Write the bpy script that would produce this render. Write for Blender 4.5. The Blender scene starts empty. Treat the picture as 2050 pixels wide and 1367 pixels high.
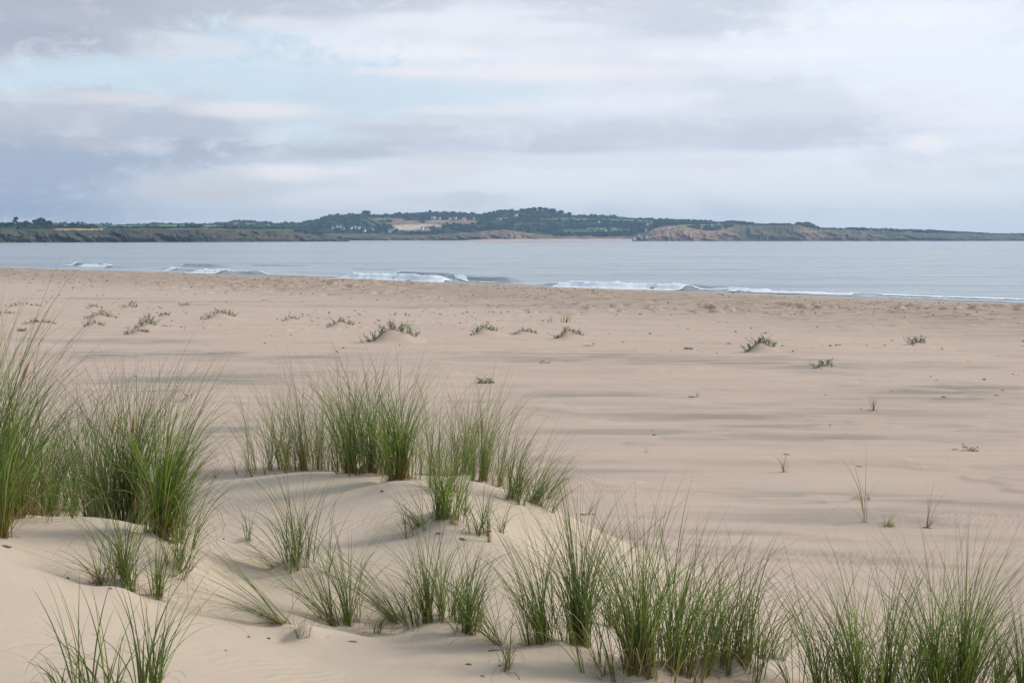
import bpy, math, random
import numpy as np
from mathutils import Vector

C = bpy.context.scene
COL = C.collection
# ------------------------------------------------------------------ camera
F = 2816.0; CAMZ = 4.2; PITCH = math.atan(203.5/F)
cam_d = bpy.data.cameras.new('camera'); cam = bpy.data.objects.new('camera', cam_d); COL.objects.link(cam)
cam_d.sensor_width = 36; cam_d.lens = 36*F/2050; cam_d.clip_start = 0.1; cam_d.clip_end = 40000
cam.location = (0, 0, CAMZ); cam.rotation_euler = (math.pi/2-PITCH, 0, 0)
C.camera = cam
# ------------------------------------------------------------------ view
C.view_settings.view_transform = 'Standard'; C.view_settings.look = 'None'
C.view_settings.exposure = 0.45; C.view_settings.gamma = 1.0
# ------------------------------------------------------------------ sun
SUN_EL = math.radians(33); SUN_AZ = math.radians(78)      # azimuth from +Y (view) towards +X (right)
sd = bpy.data.lights.new('sun', 'SUN'); so = bpy.data.objects.new('sun', sd); COL.objects.link(so)
sd.energy = 2.2; sd.angle = math.radians(9); sd.color = (1.0, 0.95, 0.87)
sv = Vector((math.sin(SUN_AZ)*math.cos(SUN_EL), math.cos(SUN_AZ)*math.cos(SUN_EL), math.sin(SUN_EL)))
so.rotation_euler = sv.to_track_quat('Z', 'Y').to_euler()
# ------------------------------------------------------------------ world: Nishita sky with cloud layers by direction
W = bpy.data.worlds.new('World'); C.world = W; W.use_nodes = True
nt = W.node_tree; nt.nodes.clear()
def N(t, **kw):
    n = nt.nodes.new(t)
    for k, v in kw.items(): setattr(n, k, v)
    return n
def L(a, b): nt.links.new(a, b)
def M(op, a, b=None, c=None, clamp=False):
    n = N('ShaderNodeMath', operation=op); n.use_clamp = clamp
    for i, v in enumerate((a, b, c)):
        if v is None: continue
        if isinstance(v, (int, float)): n.inputs[i].default_value = v
        else: L(v, n.inputs[i])
    return n.outputs[0]
def VEC(x, y, z):
    n = N('ShaderNodeCombineXYZ')
    for i, v in enumerate((x, y, z)):
        if isinstance(v, (int, float)): n.inputs[i].default_value = v
        else: L(v, n.inputs[i])
    return n.outputs[0]
def NOISE(vec, scale, detail=5, rough=0.55, dist=0.0):
    n = N('ShaderNodeTexNoise'); n.inputs['Scale'].default_value = scale; n.inputs['Detail'].default_value = detail
    n.inputs['Roughness'].default_value = rough; n.inputs['Distortion'].default_value = dist
    L(vec, n.inputs['Vector']); return n.outputs[0]
def SS(x, a, b):        # smoothstep, a may exceed b
    n = N('ShaderNodeMapRange', interpolation_type='SMOOTHSTEP')
    if a <= b: n.inputs[1].default_value = a; n.inputs[2].default_value = b; n.inputs[3].default_value = 0; n.inputs[4].default_value = 1
    else: n.inputs[1].default_value = b; n.inputs[2].default_value = a; n.inputs[3].default_value = 1; n.inputs[4].default_value = 0
    L(x, n.inputs[0]); return n.outputs[0]
def MIX(fac, a, b):
    n = N('ShaderNodeMix', data_type='RGBA')
    if isinstance(fac, (int, float)): n.inputs[0].default_value = fac
    else: L(fac, n.inputs[0])
    for i, v in ((6, a), (7, b)):
        if isinstance(v, tuple): n.inputs[i].default_value = (*v, 1)
        else: L(v, n.inputs[i])
    return n.outputs[2]
sky = N('ShaderNodeTexSky', sky_type='NISHITA'); sky.sun_disc = False
sky.sun_elevation = SUN_EL; sky.sun_rotation = SUN_AZ; sky.air_density = 1.0; sky.dust_density = 0.3; sky.ozone_density = 1.5
tc = N('ShaderNodeTexCoord'); sx = N('ShaderNodeSeparateXYZ'); L(tc.outputs['Generated'], sx.inputs[0])
X, Y, Z = sx.outputs
hor = M('SQRT', M('ADD', M('MULTIPLY', X, X), M('MULTIPLY', Y, Y)))
az = M('ARCTAN2', X, Y); el = M('DIVIDE', Z, M('MAXIMUM', hor, 0.05))
base = VEC(M('MULTIPLY', az, 5.0), M('MULTIPLY', el, 15.0), 0.0)     # streaky coordinates near the horizon
n_big = NOISE(base, 1.1, 7, 0.56, 0.3)
n_mid = NOISE(VEC(M('MULTIPLY', az, 14.0), M('MULTIPLY', el, 32.0), 3.7), 1.6, 7, 0.6, 0.5)
n_fine = NOISE(VEC(M('MULTIPLY', az, 40.0), M('MULTIPLY', el, 72.0), 9.1), 2.2, 6, 0.62, 0.4)
wob = M('ADD', M('MULTIPLY', M('SUBTRACT', n_big, 0.5), 1.6), M('ADD', M('MULTIPLY', M('SUBTRACT', n_mid, 0.5), 1.8), M('MULTIPLY', M('SUBTRACT', n_fine, 0.5), 1.1)))
def blob(px, py, rx, ry, soft=0.5, wa=1.0, tilt=0.0):
    a0 = (px-1025)/F; e0 = (480-py)/F
    da = M('DIVIDE', M('SUBTRACT', az, a0), rx/F)
    de = M('DIVIDE', M('SUBTRACT', M('SUBTRACT', el, e0), M('MULTIPLY', M('SUBTRACT', az, a0), tilt)), ry/F)
    r = M('SQRT', M('ADD', M('MULTIPLY', da, da), M('MULTIPLY', de, de)))
    soft *= 0.72; return SS(M('ADD', r, M('MULTIPLY', wob, wa*1.15)), 1+soft, 1-soft)
S = 1.0
SCL = 10.0                                  # Background strength 0.1
def c(r, g, b): return tuple(((v/255.0+0.055)/1.055)**2.4*SCL/2**0.45 for v in (r, g, b))
# clear sky: Nishita, then thin high veil that pales it
veil = MIX(0.8, sky.outputs[0], c(212, 230, 244))
veil = MIX(SS(el, 0.10, 0.0), veil, c(236, 242, 248))
col = veil
def add(col, mask, colr, amt=1.0):
    return MIX(M('MULTIPLY', mask, amt), col, colr)
# white sheet over the right and centre
col = add(col, blob(1750, 150, 900, 190, 0.6, 0.7), c(245, 249, 260), 0.95)
col = add(col, blob(1050, 40, 560, 110, 0.5, 0.8), c(240, 243, 253), 0.9)
col = add(col, blob(1150, 165, 380, 40, 0.6, 0.9), c(230, 234, 244), 0.7)
# clear gaps
col = add(col, blob(2000, 5, 200, 26, 0.6, 0.7), c(212, 230, 243), 0.8)
# upper grey deck
col = add(col, blob(150, 20, 560, 120, 0.45, 0.6, 0.13), c(200, 204, 217), 0.95)
col = add(col, blob(60, 50, 360, 65, 0.7, 0.7), c(181, 185, 202), 0.8)
col = add(col, blob(620, 5, 260, 55, 0.6, 0.7), c(197, 201, 216), 0.8)
col = add(col, blob(1240, 20, 300, 75, 0.7, 0.9), c(210, 215, 229), 0.85)
col = add(col, blob(320, 95, 90, 22, 0.7, 0.9), c(222, 226, 236), 0.6)
# blue gap under the deck
col = add(col, blob(520, 190, 520, 55, 0.5, 0.45), c(213, 231, 244), 0.85)
col = add(col, blob(480, 230, 110, 13, 0.7, 0.5), c(236, 238, 244), 0.95)
col = add(col, blob(820, 148, 110, 9, 0.7, 0.6), c(237, 238, 246), 0.9)
# left grey bank
col = add(col, blob(120, 330, 430, 120, 0.32, 0.45), c(186, 195, 212), 0.9)
col = add(col, blob(110, 250, 330, 45, 0.6, 0.7), c(207, 210, 222), 0.7)
col = add(col, blob(60, 370, 360, 90, 0.7, 0.5), c(174, 186, 206), 0.85)
col = add(col, blob(560, 395, 330, 60, 0.6, 0.5), c(216, 222, 230), 0.8)
# middle lilac band with soft undersides
col = add(col, blob(1150, 275, 680, 48, 0.55, 0.75, 0.02), c(221, 226, 238), 0.85)
col = add(col, blob(680, 300, 150, 32, 0.6, 0.7, 0.2), c(199, 207, 220), 0.75)
col = add(col, blob(1000, 290, 260, 22, 0.7, 0.9), c(204, 210, 225), 0.7)
col = add(col, blob(1350, 285, 300, 20, 0.7, 0.9, 0.03), c(212, 217, 230), 0.6)
# bright knots
col = add(col, blob(585, 349, 66, 13, 0.6, 0.45), c(250, 246, 245), 0.95)
col = add(col, blob(640, 403, 80, 18, 0.8, 0.5), c(243, 240, 240), 0.9)
col = add(col, blob(775, 366, 60, 14, 0.8, 0.5), c(234, 237, 242), 0.85)
col = add(col, blob(1828, 297, 34, 15, 0.9, 0.6, 0.5), c(243, 243, 248), 0.9)
# pale lower band
col = add(col, blob(1350, 400, 900, 80, 0.7, 0.5), c(246, 250, 254), 0.9)
col = add(col, blob(1650, 350, 500, 26, 0.8, 0.8), c(240, 244, 250), 0.6)
col = add(col, blob(980, 60, 260, 40, 0.5, 0.7), c(240, 242, 250), 0.9)
col = add(col, blob(1250, 120, 330, 30, 0.6, 0.8), c(240, 242, 251), 0.8)
col = add(col, blob(400, 108, 120, 24, 0.6, 0.8), c(226, 232, 241), 0.8)
col = add(col, blob(1500, 215, 420, 22, 0.6, 0.8), c(240, 243, 251), 0.8)
col = add(col, blob(120, 212, 260, 12, 0.6, 0.6), c(218, 221, 231), 0.8)
col = add(col, blob(380, 262, 130, 30, 0.5, 0.6), c(191, 200, 216), 0.7)
col = add(col, blob(640, 262, 120, 30, 0.6, 0.6), c(214, 229, 241), 0.8)
col = add(col, blob(900, 255, 200, 22, 0.6, 0.8), c(222, 223, 233), 0.6)
col = add(col, blob(520, 370, 200, 34, 0.6, 0.6), c(223, 227, 234), 0.7)
for (px_, py_, rx_, ry_, v_) in ((700,345,40,8,246),(480,345,50,9,228),(930,320,90,12,226),(1130,330,120,10,232),(1400,330,160,12,236),(1900,250,120,16,247),(1700,60,220,18,250),(870,110,120,14,246),(560,60,90,14,232),(1500,120,200,12,250),(300,210,90,9,226),(1950,330,110,14,247),(1000,225,160,9,238),(880,400,120,12,232),(250,300,90,12,200)):
    col = add(col, blob(px_, py_, rx_, ry_, 0.7, 0.9), c(v_, v_+1, v_+7), 0.75)
col = add(col, blob(40, 100, 240, 30, 0.7, 0.7), c(178, 184, 202), 0.85)
for (px_, py_, rx_, ry_, v_) in ((1250,262,150,12,212),(1560,295,140,9,216),(820,262,110,9,206),(420,300,120,16,182),(1100,300,120,8,206),(300,60,170,18,190),(760,20,120,14,204),(1420,60,160,14,214),(1180,45,110,12,216),(700,310,100,10,196)):
    col = add(col, blob(px_, py_, rx_, ry_, 0.7, 0.9), c(v_, v_+6, v_+20), 0.7)
# overall fine mottling
col = add(col, SS(n_mid, 0.50, 0.72), c(240, 242, 250), 0.45)
col = add(col, SS(n_big, 0.50, 0.34), c(196, 204, 218), 0.32)
for (px_, py_, rx_, ry_, v_) in ((590,350,80,17,250),(640,402,95,22,244),(775,366,70,16,240),(520,228,120,15,240),(1828,297,40,16,252),(430,385,130,22,222),(880,340,110,16,236),(1080,150,260,16,246),(690,395,60,14,246)):
    col = add(col, blob(px_, py_, rx_, ry_, 0.9, 0.38), c(v_, v_-1, v_+3), 0.85)
# overhead: broken cloud of the same kind
ph = VEC(M('DIVIDE', X, M('ADD', M('ABSOLUTE', Z), 0.2)), M('DIVIDE', Y, M('ADD', M('ABSOLUTE', Z), 0.2)), 1.0)
n_top = NOISE(ph, 0.9, 6, 0.58)
top = MIX(SS(n_top, 0.40, 0.62), MIX(0.55, sky.outputs[0], c(200, 226, 242)), c(224, 227, 238))
outm = M('MAXIMUM', SS(el, 0.22, 0.45), SS(M('ABSOLUTE', az), 0.6, 0.95))
col = MIX(outm, col, top)
bg = N('ShaderNodeBackground'); bg.inputs[1].default_value = 0.1; L(col, bg.inputs[0])
wo = N('ShaderNodeOutputWorld'); L(bg.outputs[0], wo.inputs[0])

# ================================================================== helpers
rng = np.random.default_rng(7); R = random.Random(5)
def ray(px, py):
    cx = (px-1025)/F; cy = (683.5-py)/F; s, k = math.sin(PITCH), math.cos(PITCH)
    return np.array([cx, k+cy*s, -s+cy*k])
def at(px, py, D):                     # point of that pixel at forward distance D
    d = ray(px, py); d = d/d[1]*D; return np.array([d[0], D, CAMZ+d[2]])
def at_z(px, py, z):
    d = ray(px, py); t = (z-CAMZ)/d[2]; return np.array([d[0]*t, d[1]*t, z])
def hash2(ix, iy, s):
    h = (ix.astype(np.int64)*374761393 + iy.astype(np.int64)*668265263 + s*974634777) & 0xffffffff
    h = ((h ^ (h >> 13))*1274126177) & 0xffffffff
    h = h ^ (h >> 16)
    return (h & 0xffff)/65535.0
def vn(x, y, s=0):
    x = np.asarray(x, float); y = np.asarray(y, float)
    ix = np.floor(x); iy = np.floor(y); fx = x-ix; fy = y-iy
    ux = fx*fx*fx*(fx*(fx*6-15)+10); uy = fy*fy*fy*(fy*(fy*6-15)+10)
    a = hash2(ix, iy, s); b = hash2(ix+1, iy, s); c_ = hash2(ix, iy+1, s); d = hash2(ix+1, iy+1, s)
    return (a*(1-ux)+b*ux)*(1-uy)+(c_*(1-ux)+d*ux)*uy
def fbm(x, y, s=0, o=4, g=0.5):
    t = 0; a = 1; n = 0
    for i in range(o):
        t = t+a*vn(x*2**i+i*17.3, y*2**i+i*9.1, s+i); n += a; a *= g
    return t/n
def sm(x, a, b):
    t = np.clip((x-a)/(b-a), 0, 1); return t*t*(3-2*t)
def make_mesh(name, V, Fc, smooth=True, attrs=None, colors=None):
    """V (n,3), Fc (m,k) array of equal-size faces or a list of such arrays"""
    me = bpy.data.meshes.new(name); V = np.asarray(V, np.float32)
    Fs = [np.asarray(f) for f in (Fc if isinstance(Fc, list) else [Fc]) if len(f)]
    me.vertices.add(len(V)); me.vertices.foreach_set('co', V.ravel())
    tot = sum(f.size for f in Fs); me.loops.add(tot); me.loops.foreach_set('vertex_index', np.concatenate([f.ravel() for f in Fs]).astype(np.int32))
    st = []; s0 = 0
    for f in Fs:
        st.append(np.arange(len(f))*f.shape[1]+s0); s0 += f.size
    st = np.concatenate(st).astype(np.int32); me.polygons.add(len(st)); me.polygons.foreach_set('loop_start', st)
    me.update(calc_edges=True)
    me.polygons.foreach_set('use_smooth', np.full(len(st), smooth)); me.validate()
    for k, v in (attrs or {}).items():
        a = me.attributes.new(k, 'FLOAT', 'POINT'); a.data.foreach_set('value', np.asarray(v, np.float32))
    if colors is not None:
        cc = np.ones((len(V), 4), np.float32); cc[:, :3] = colors
        a = me.attributes.new('tone', 'FLOAT_COLOR', 'POINT'); a.data.foreach_set('color', cc.ravel())
    return me
def grid_faces(nr, nc):
    i = np.arange(nr-1)[:, None]*nc+np.arange(nc-1)[None, :]; i = i.ravel()
    return np.stack([i, i+1, i+1+nc, i+nc], 1)
def link(name, me, mat=None, parent=None, loc=None, kind=None, label=None, cat=None, group=None):
    o = bpy.data.objects.new(name, me); COL.objects.link(o)
    if mat: me.materials.append(mat)
    if parent: o.parent = parent
    if loc is not None: o.location = loc
    if kind: o['kind'] = kind
    if label: o['label'] = label
    if cat: o['category'] = cat
    if group: o['group'] = group
    return o
def empty(name, loc, label, cat, group=None):
    return link(name, None, None, None, loc, None, label, cat, group)
class MatB:
    def __init__(s, name):
        s.m = bpy.data.materials.new(name); s.m.use_nodes = True; s.nt = s.m.node_tree
        s.b = s.nt.nodes['Principled BSDF']; s.tc = s.nt.nodes.new('ShaderNodeTexCoord'); s.pos = s.nt.nodes.new('ShaderNodeNewGeometry').outputs['Position']
    def n(s, t, **kw):
        n = s.nt.nodes.new(t)
        for k, v in kw.items(): setattr(n, k, v)
        return n
    def l(s, a, b): s.nt.links.new(a, b)
    def noise(s, scale, detail=4, rough=0.55, stretch=None, dist=0.0):
        n = s.n('ShaderNodeTexNoise'); n.inputs['Scale'].default_value = scale; n.inputs['Detail'].default_value = detail
        n.inputs['Roughness'].default_value = rough; n.inputs['Distortion'].default_value = dist
        v = s.pos
        if stretch:
            m = s.n('ShaderNodeMapping'); m.inputs['Scale'].default_value = stretch[:3]
            if len(stretch) > 3: m.inputs['Rotation'].default_value = (0, 0, stretch[3])
            s.l(v, m.inputs[0]); v = m.outputs[0]
        s.l(v, n.inputs['Vector']); return n.outputs[0]
    def attr(s, name, out='Fac'):
        a = s.n('ShaderNodeAttribute'); a.attribute_name = name; return a.outputs[out]
    def math(s, op, a, b=None, clamp=False):
        n = s.n('ShaderNodeMath', operation=op); n.use_clamp = clamp
        for i, v in enumerate((a, b)):
            if v is None: continue
            if isinstance(v, (int, float)): n.inputs[i].default_value = v
            else: s.l(v, n.inputs[i])
        return n.outputs[0]
    def rng(s, x, a, b, o0=0.0, o1=1.0):
        n = s.n('ShaderNodeMapRange', interpolation_type='SMOOTHSTEP')
        for i, v in enumerate((a, b, o0, o1)): n.inputs[i+1].default_value = v
        s.l(x, n.inputs[0]); return n.outputs[0]
    def mix(s, f, a, b, bt='MIX'):
        n = s.n('ShaderNodeMix', data_type='RGBA', blend_type=bt)
        if isinstance(f, (int, float)): n.inputs[0].default_value = f
        else: s.l(f, n.inputs[0])
        for i, v in ((6, a), (7, b)):
            if isinstance(v, tuple): n.inputs[i].default_value = (*v, 1)
            else: s.l(v, n.inputs[i])
        return n.outputs[2]
    def bump(s, h, dist, strength=1.0, normal=None):
        n = s.n('ShaderNodeBump'); n.inputs['Strength'].default_value = strength; n.inputs['Distance'].default_value = dist
        s.l(h, n.inputs['Height'])
        if normal is not None: s.l(normal, n.inputs['Normal'])
        return n.outputs[0]
    def set(s, color=None, rough=None, normal=None, spec=None):
        if color is not None:
            if isinstance(color, tuple): s.b.inputs['Base Color'].default_value = (*color, 1)
            else: s.l(color, s.b.inputs['Base Color'])
        if rough is not None:
            if isinstance(rough, (int, float)): s.b.inputs['Roughness'].default_value = rough
            else: s.l(rough, s.b.inputs['Roughness'])
        if normal is not None: s.l(normal, s.b.inputs['Normal'])
        if spec is not None: s.b.inputs['Specular IOR Level'].default_value = spec
        return s.m

# ================================================================== beach and dune height
BEACH = 0.7
SHX = np.array([-400, -140, -78, -48, -18, 5, 34.4, 80, 200.]); SHY = np.array([560, 283, 213, 187, 157, 128, 94, 50, -60.])
def shore_d(x, y):                     # distance to the waterline, + on land
    return (np.interp(x, SHX, SHY)-y)*0.69
CP = [  # px, py, D : the foreground dune
 (0,1367,5.2),(230,1367,5.2),(0,1200,6.1),(120,1120,7.0),(0,1085,7.0),(40,1035,8.0),(130,1022,8.5),(230,1045,8.3),(330,1072,7.8),(400,1150,7.8),
 (250,1180,6.9),(140,1165,7.1),(330,1200,6.9),(300,1290,6.0),(450,1300,6.2),(430,1060,9.2),(450,1130,8.2),(500,1085,8.9),
 (450,957,12.0),(560,940,11.6),(640,940,11.4),(700,945,11.2),(800,958,10.7),(870,950,10.9),(960,955,11.1),(1030,985,10.9),(1075,1000,10.8),
 (640,1010,10.3),(780,985,10.2),(760,1060,9.3),(880,1040,9.3),(800,1060,9.2),(960,1075,9.0),(1060,1080,9.0),(1100,1100,9.2),
 (590,1128,8.3),(640,1150,8.1),(700,1150,8.0),(500,1120,8.3),(690,1252,7.1),(560,1240,7.15),(640,1275,6.9),(740,1262,7.2),
 (860,1242,7.35),(940,1265,7.15),(800,1290,6.8),(760,1200,7.7),(650,1340,6.2),(900,1340,6.3),(1100,1290,7.0),(1170,1290,7.0),(1050,1340,6.4),
 (1230,1320,6.9),(1320,1342,6.8),(1450,1322,7.1),(1540,1340,7.0),(1600,1360,6.9),(1750,1400,6.8),(1900,1400,6.8),(2050,1400,6.8),(1250,1390,6.2),(1500,1400,6.5),
 (1150,1170,9.3),(1250,1240,8.3),
]
pts = np.array([at(*p) for p in CP])
extra = np.array([[-6,2,3.0],[-2,0,3.0],[2,0,2.7],[6,1,2.4],[-6,8,2.9],[-8,12,2.2],[9,6.5,1.9],[-3,3.5,2.75],[2,4,2.35],[5,4.5,2.2],[0,-4,2.6],[-6,-4,2.9],[6,-4,2.3],
  [-9,16,BEACH+.35],[-5.5,17.5,BEACH+.12],[-2,17,BEACH+.15],[0.5,16,BEACH+.1],[1.8,13.2,1.05],[2.6,11,1.15],[3.6,10.4,1.0],[5,9.6,1.25],[5,13,BEACH],[8,11,1.0],[8,15,BEACH],[2,19,BEACH],[-10,22,BEACH],[-3,23,BEACH],[12,12,BEACH],[-13,10,2.2],[-5.2,12.5,1.9],[-3.6,10.2,2.12],[12,5,1.6]])
CPW = np.vstack([pts, extra])
def _phi(r): return np.sqrt(r*r+0.12)
_r = np.hypot(CPW[:, None, 0]-CPW[None, :, 0], CPW[:, None, 1]-CPW[None, :, 1])
_n = len(CPW); A = np.zeros((_n+3, _n+3)); A[:_n, :_n] = _phi(_r)-0.05*np.eye(_n); A[:_n, _n] = 1; A[:_n, _n+1:] = CPW[:, :2]; A[_n:, :_n] = A[:_n, _n:].T
_w = np.linalg.solve(A, np.concatenate([CPW[:, 2], [0, 0, 0]]))
# little sand mounds that hold the beach plants: (px, py, half width px, height m)
MOUNDS = [(50,614,34,.16),(12,632,24,.14),(80,648,34,.12),(190,618,20,.14),(205,638,36,.2),(192,653,26,.14),(262,616,20,.12),(300,655,24,.18),(282,668,26,.16),
 (332,633,16,.12),(372,614,14,.1),(447,640,42,.34),(585,642,20,.12),(688,656,36,.24),(795,684,62,.46),(978,671,40,.3),(1055,669,34,.14),(1145,679,36,.26),
 (1530,704,42,.32),(1652,736,26,.1),(1840,690,22,.1),(1730,1003,34,.07),(1780,1055,26,.05),(378,803,22,.08),(1394,797,18,.04),(1935,902,22,.06),(1750,824,18,.04)]
MW = []
for (px, py, hw, hh) in MOUNDS:
    p = at_z(px, py, BEACH); MW.append((p[0], p[1], hw*p[1]/F, hh))
# small drifts behind the front tufts and scooped hollows on the dune: px, py, D, radius, height
LUMPS = [(870,1240,7.35,.22,.05),(880,1040,9.3,.28,.09),(690,1250,7.1,.2,.05),(620,1262,7.0,.14,.05),(1170,1290,7.0,.3,.05),(1470,1322,7.1,.2,.07),(240,1185,6.9,.14,.06),
 (900,1075,9.0,.16,.05),(790,968,10.5,.2,.06),(1330,1345,6.8,.25,.05),(330,1075,7.8,.3,.08),(250,1045,8.3,.35,.06),(740,1200,7.7,.5,-.08),(470,1120,8.1,.3,-.05),(1240,1300,7.2,.25,-.05)]
LW = [(at(px, py, D)[0], D, r, h) for px, py, D, r, h in LUMPS]
def height(x, y):
    x = np.asarray(x, float); y = np.asarray(y, float); shp = x.shape
    sd_ = shore_d(x, y)
    b = BEACH*sm(sd_, -2, 26)+0.12*sm(sd_, 8, 22)*sm(sd_, 48, 24)-0.004*np.clip(-sd_, 0, 1500)-0.02
    b = b+0.05*(fbm(x*0.10, y*0.16, 3, 3)-0.5)*sm(sd_, 8, 30)+0.02*(fbm(x*0.5, y*1.1, 5, 3)-0.5)*sm(sd_, 5, 20)
    near = (y < 30)
    z = b.copy()
    if near.any():
        xn = x[near]; yn = y[near]
        d = np.zeros_like(xn)
        for i in range(_n): d += _w[i]*_phi(np.hypot(xn-CPW[i, 0], yn-CPW[i, 1]))
        d += _w[_n]+_w[_n+1]*xn+_w[_n+2]*yn
        edge = sm(yn, 23, 15.5)*sm(np.abs(xn), 24, 11)
        d = d+0.035*(fbm(xn*1.3, yn*1.3, 11, 3)-0.5)+0.012*(fbm(xn*5, yn*5, 12, 3)-0.5)
        for (mx, my, r, h) in LW:
            q_ = ((xn-mx)**2+(yn-my)**2)/(r*r); d += h*np.exp(-np.minimum(q_, 60))
        k = 0.12; d = BEACH+k*np.logaddexp(0, (np.clip(d, -3, 5)-BEACH)/k)-0.02
        z[near] = b[near]*(1-edge)+edge*(d+b[near]-BEACH)
    for (mx, my, r, h) in MW:
        dx = x-mx; dy = y-my
        m = (np.abs(dx) < 3.2*r) & (np.abs(dy) < 3.2*r)
        if m.any():
            u = dx[m]/r+0.25; v = dy[m]/(r*0.7)
            # steep on the left, a long tail of blown sand to the right
            u = np.where(u > 0, u*0.75, u*1.5)
            rr = np.sqrt(u*u+v*v); z[m] += 1.15*h*(np.clip(1-rr, 0, 1)**1.3*0.75+0.25*np.exp(-rr*rr*1.5))
    # trampled, wind-scoured belt
    belt = sm(sd_, 12, 22)*sm(sd_, 52, 34)*(0.35+0.65*sm(fbm(x*0.06, y*0.1, 21, 2), 0.38, 0.62))*(y > 30)
    if (belt > 0).any():
        f = vn(x*1.5, y*1.1, 31); g = fbm(x*1.1+4, y*0.8, 33, 3)
        z = z+belt*(-0.17*sm(f, 0.70, 0.93)+0.16*sm(g, 0.62, 0.80))
    belt2 = sm(sd_, 40, 52)*sm(y, 44, 54)*sm(fbm(x*0.09, y*0.14, 37, 2), 0.42, 0.6)
    z = z+belt2*(-0.06*sm(vn(x*1.8, y*1.8, 35), 0.82, 0.97)+0.05*sm(vn(x*2.2, y*2.0, 36), 0.84, 0.98))
    # shallow scoured edges on the flat
    fl = sm(y, 11, 15)*sm(y, 70, 45)*sm(z, BEACH+.5, BEACH+.2)
    q = fbm(x*0.22+0.15*y, y*0.85, 41, 4)
    z = z+fl*(0.035*sm(q, 0.50, 0.54)+0.025*sm(q, 0.60, 0.63))
    return z
def hit(px, py, t0=3.5):
    d = ray(px, py); d = d/d[1]; t = t0*1.006**np.arange(900)
    zz = CAMZ+d[2]*t; h = height(d[0]*t, t)
    k = np.argmax(zz < h)
    if not (zz < h).any(): return at_z(px, py, BEACH)
    a, b = t[max(k-1, 0)], t[k]
    for _ in range(14):
        m = (a+b)/2; hm = height(np.array([d[0]*m]), np.array([m]))[0]
        if CAMZ+d[2]*m < hm: b = m
        else: a = m
    x, y = d[0]*b, b
    return np.array([x, y, height(np.array([x]), np.array([y]))[0]])
def hz(x, y): return height(np.array([x]), np.array([y]))[0]
# blown sand caught in every tuft: a low hummock with a scoured hollow on its windward (left, near) side
_b = []
for px, py, w_, a_ in ((60,1012,34,.03),(105,1020,26,.03),(196,1034,30,.04),(262,1046,44,.05),(322,1070,20,.05),(250,1168,46,.05),(319,1195,10,.03),(356,1135,14,.03),(572,940,38,.04),(640,940,36,.04),(702,946,24,.05),
  (745,946,28,.03),(801,957,20,.06),(866,950,30,.03),(930,948,28,.04),(966,962,24,.05),(1030,1000,14,.04),(1066,1006,26,.05),(890,1036,40,.05),(968,1066,26,.04),(592,1128,32,.05),(694,1248,24,.05),(862,1243,36,.05),
  (934,1262,20,.03),(1018,1338,12,.03),(1085,1285,36,.04),(1160,1290,26,.05),(1278,1340,46,.06),(1350,1338,30,.03),(1418,1325,34,.03),(1485,1328,40,.06),(1545,1316,20,.03),(560,1245,60,.05),(606,1268,20,.04),(496,1082,8,.03)):
    p = hit(px, py); r0 = max(w_/F*p[1]*1.1, .07); _b += [(p[0]+.25*r0, p[1]+.1*r0, r0, a_), (p[0]-1.5*r0, p[1]-.5*r0, r0*.8, -a_*.55)]
    if w_ > 20: _b += [(p[0]+R.uniform(-1, 1)*r0, p[1]-R.uniform(.3, .9)*r0, r0*.3, a_*.45), (p[0]+R.uniform(-1, 1)*r0, p[1]-R.uniform(.5, 1.1)*r0, r0*.22, -a_*.4)]
LW += _b

# ground sheet: rows grow with distance, columns fan out
rows = np.concatenate([np.linspace(-9, 3.2, 60), 3.2*np.exp(np.linspace(0, math.log(270/3.2), 1350))[1:], np.geomspace(275, 9000, 60)])
cols = np.linspace(-1, 1, 1101); cols = (cols+0.9*cols**7)
hw = 8+0.52*np.clip(rows, 0, None)
GX = cols[None, :]*hw[:, None]; GY = np.repeat(rows[:, None], len(cols), 1)
GZ = height(GX, GY)
# damp / scoured darker sand patches: px, py, half-width px, half-height px, strength
DAMP = [(330,712,220,9,.9),(520,716,260,7,.8),(220,708,90,6,.6),(430,762,200,14,.75),(560,748,120,6,.6),(200,682,160,4,.5),(1300,716,240,9,.9),(1500,727,260,9,.7),(1150,716,160,6,.7),(1880,735,200,5,.4),
 (1900,790,240,18,.85),(1760,806,180,12,.6),(1180,790,160,8,.7),(1480,845,260,12,.6),(1620,880,240,10,.55),(1340,832,240,14,.6),(1240,792,120,8,.6),(1700,1000,260,20,.5),(1600,1040,280,16,.5),
 (1950,1020,180,18,.55),(1820,1080,240,14,.5),(440,860,60,12,.7),(480,848,80,6,.5),(1700,830,240,12,.45),(1000,716,150,5,.5),(850,612,400,2.5,.5),(180,597,160,2,.5),(430,604,220,2,.5),
 (1250,940,150,6,.5),(1900,860,200,8,.4),(1300,600,300,2,.3),(1350,870,220,9,.5),(1990,940,120,6,.4),(1450,1085,200,10,.4),(1650,1125,220,8,.4)]
damp = np.zeros_like(GX)
wx = fbm(GX*0.35, GY*0.5, 50, 3)-0.5; wy = fbm(GX*0.35+9, GY*0.5, 51, 3)-0.5
for (px, py, a, b, s) in DAMP:
    p = at_z(px, py, BEACH); q = at_z(px, py-b, BEACH); rx = a*p[1]/F; ry = max(q[1]-p[1], 0.2)
    m = (np.abs(GX-p[0]) < 2*rx) & (np.abs(GY-p[1]) < 2.2*ry)
    u = (GX[m]-p[0])/rx+wx[m]*1.2; v = (GY[m]-p[1]+0.06*(GX[m]-p[0]))/ry+wy[m]*2.6
    damp[m] = np.maximum(damp[m], s*np.exp(-(np.abs(u)**3)-np.abs(v)**2.5)*1.1)
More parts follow.
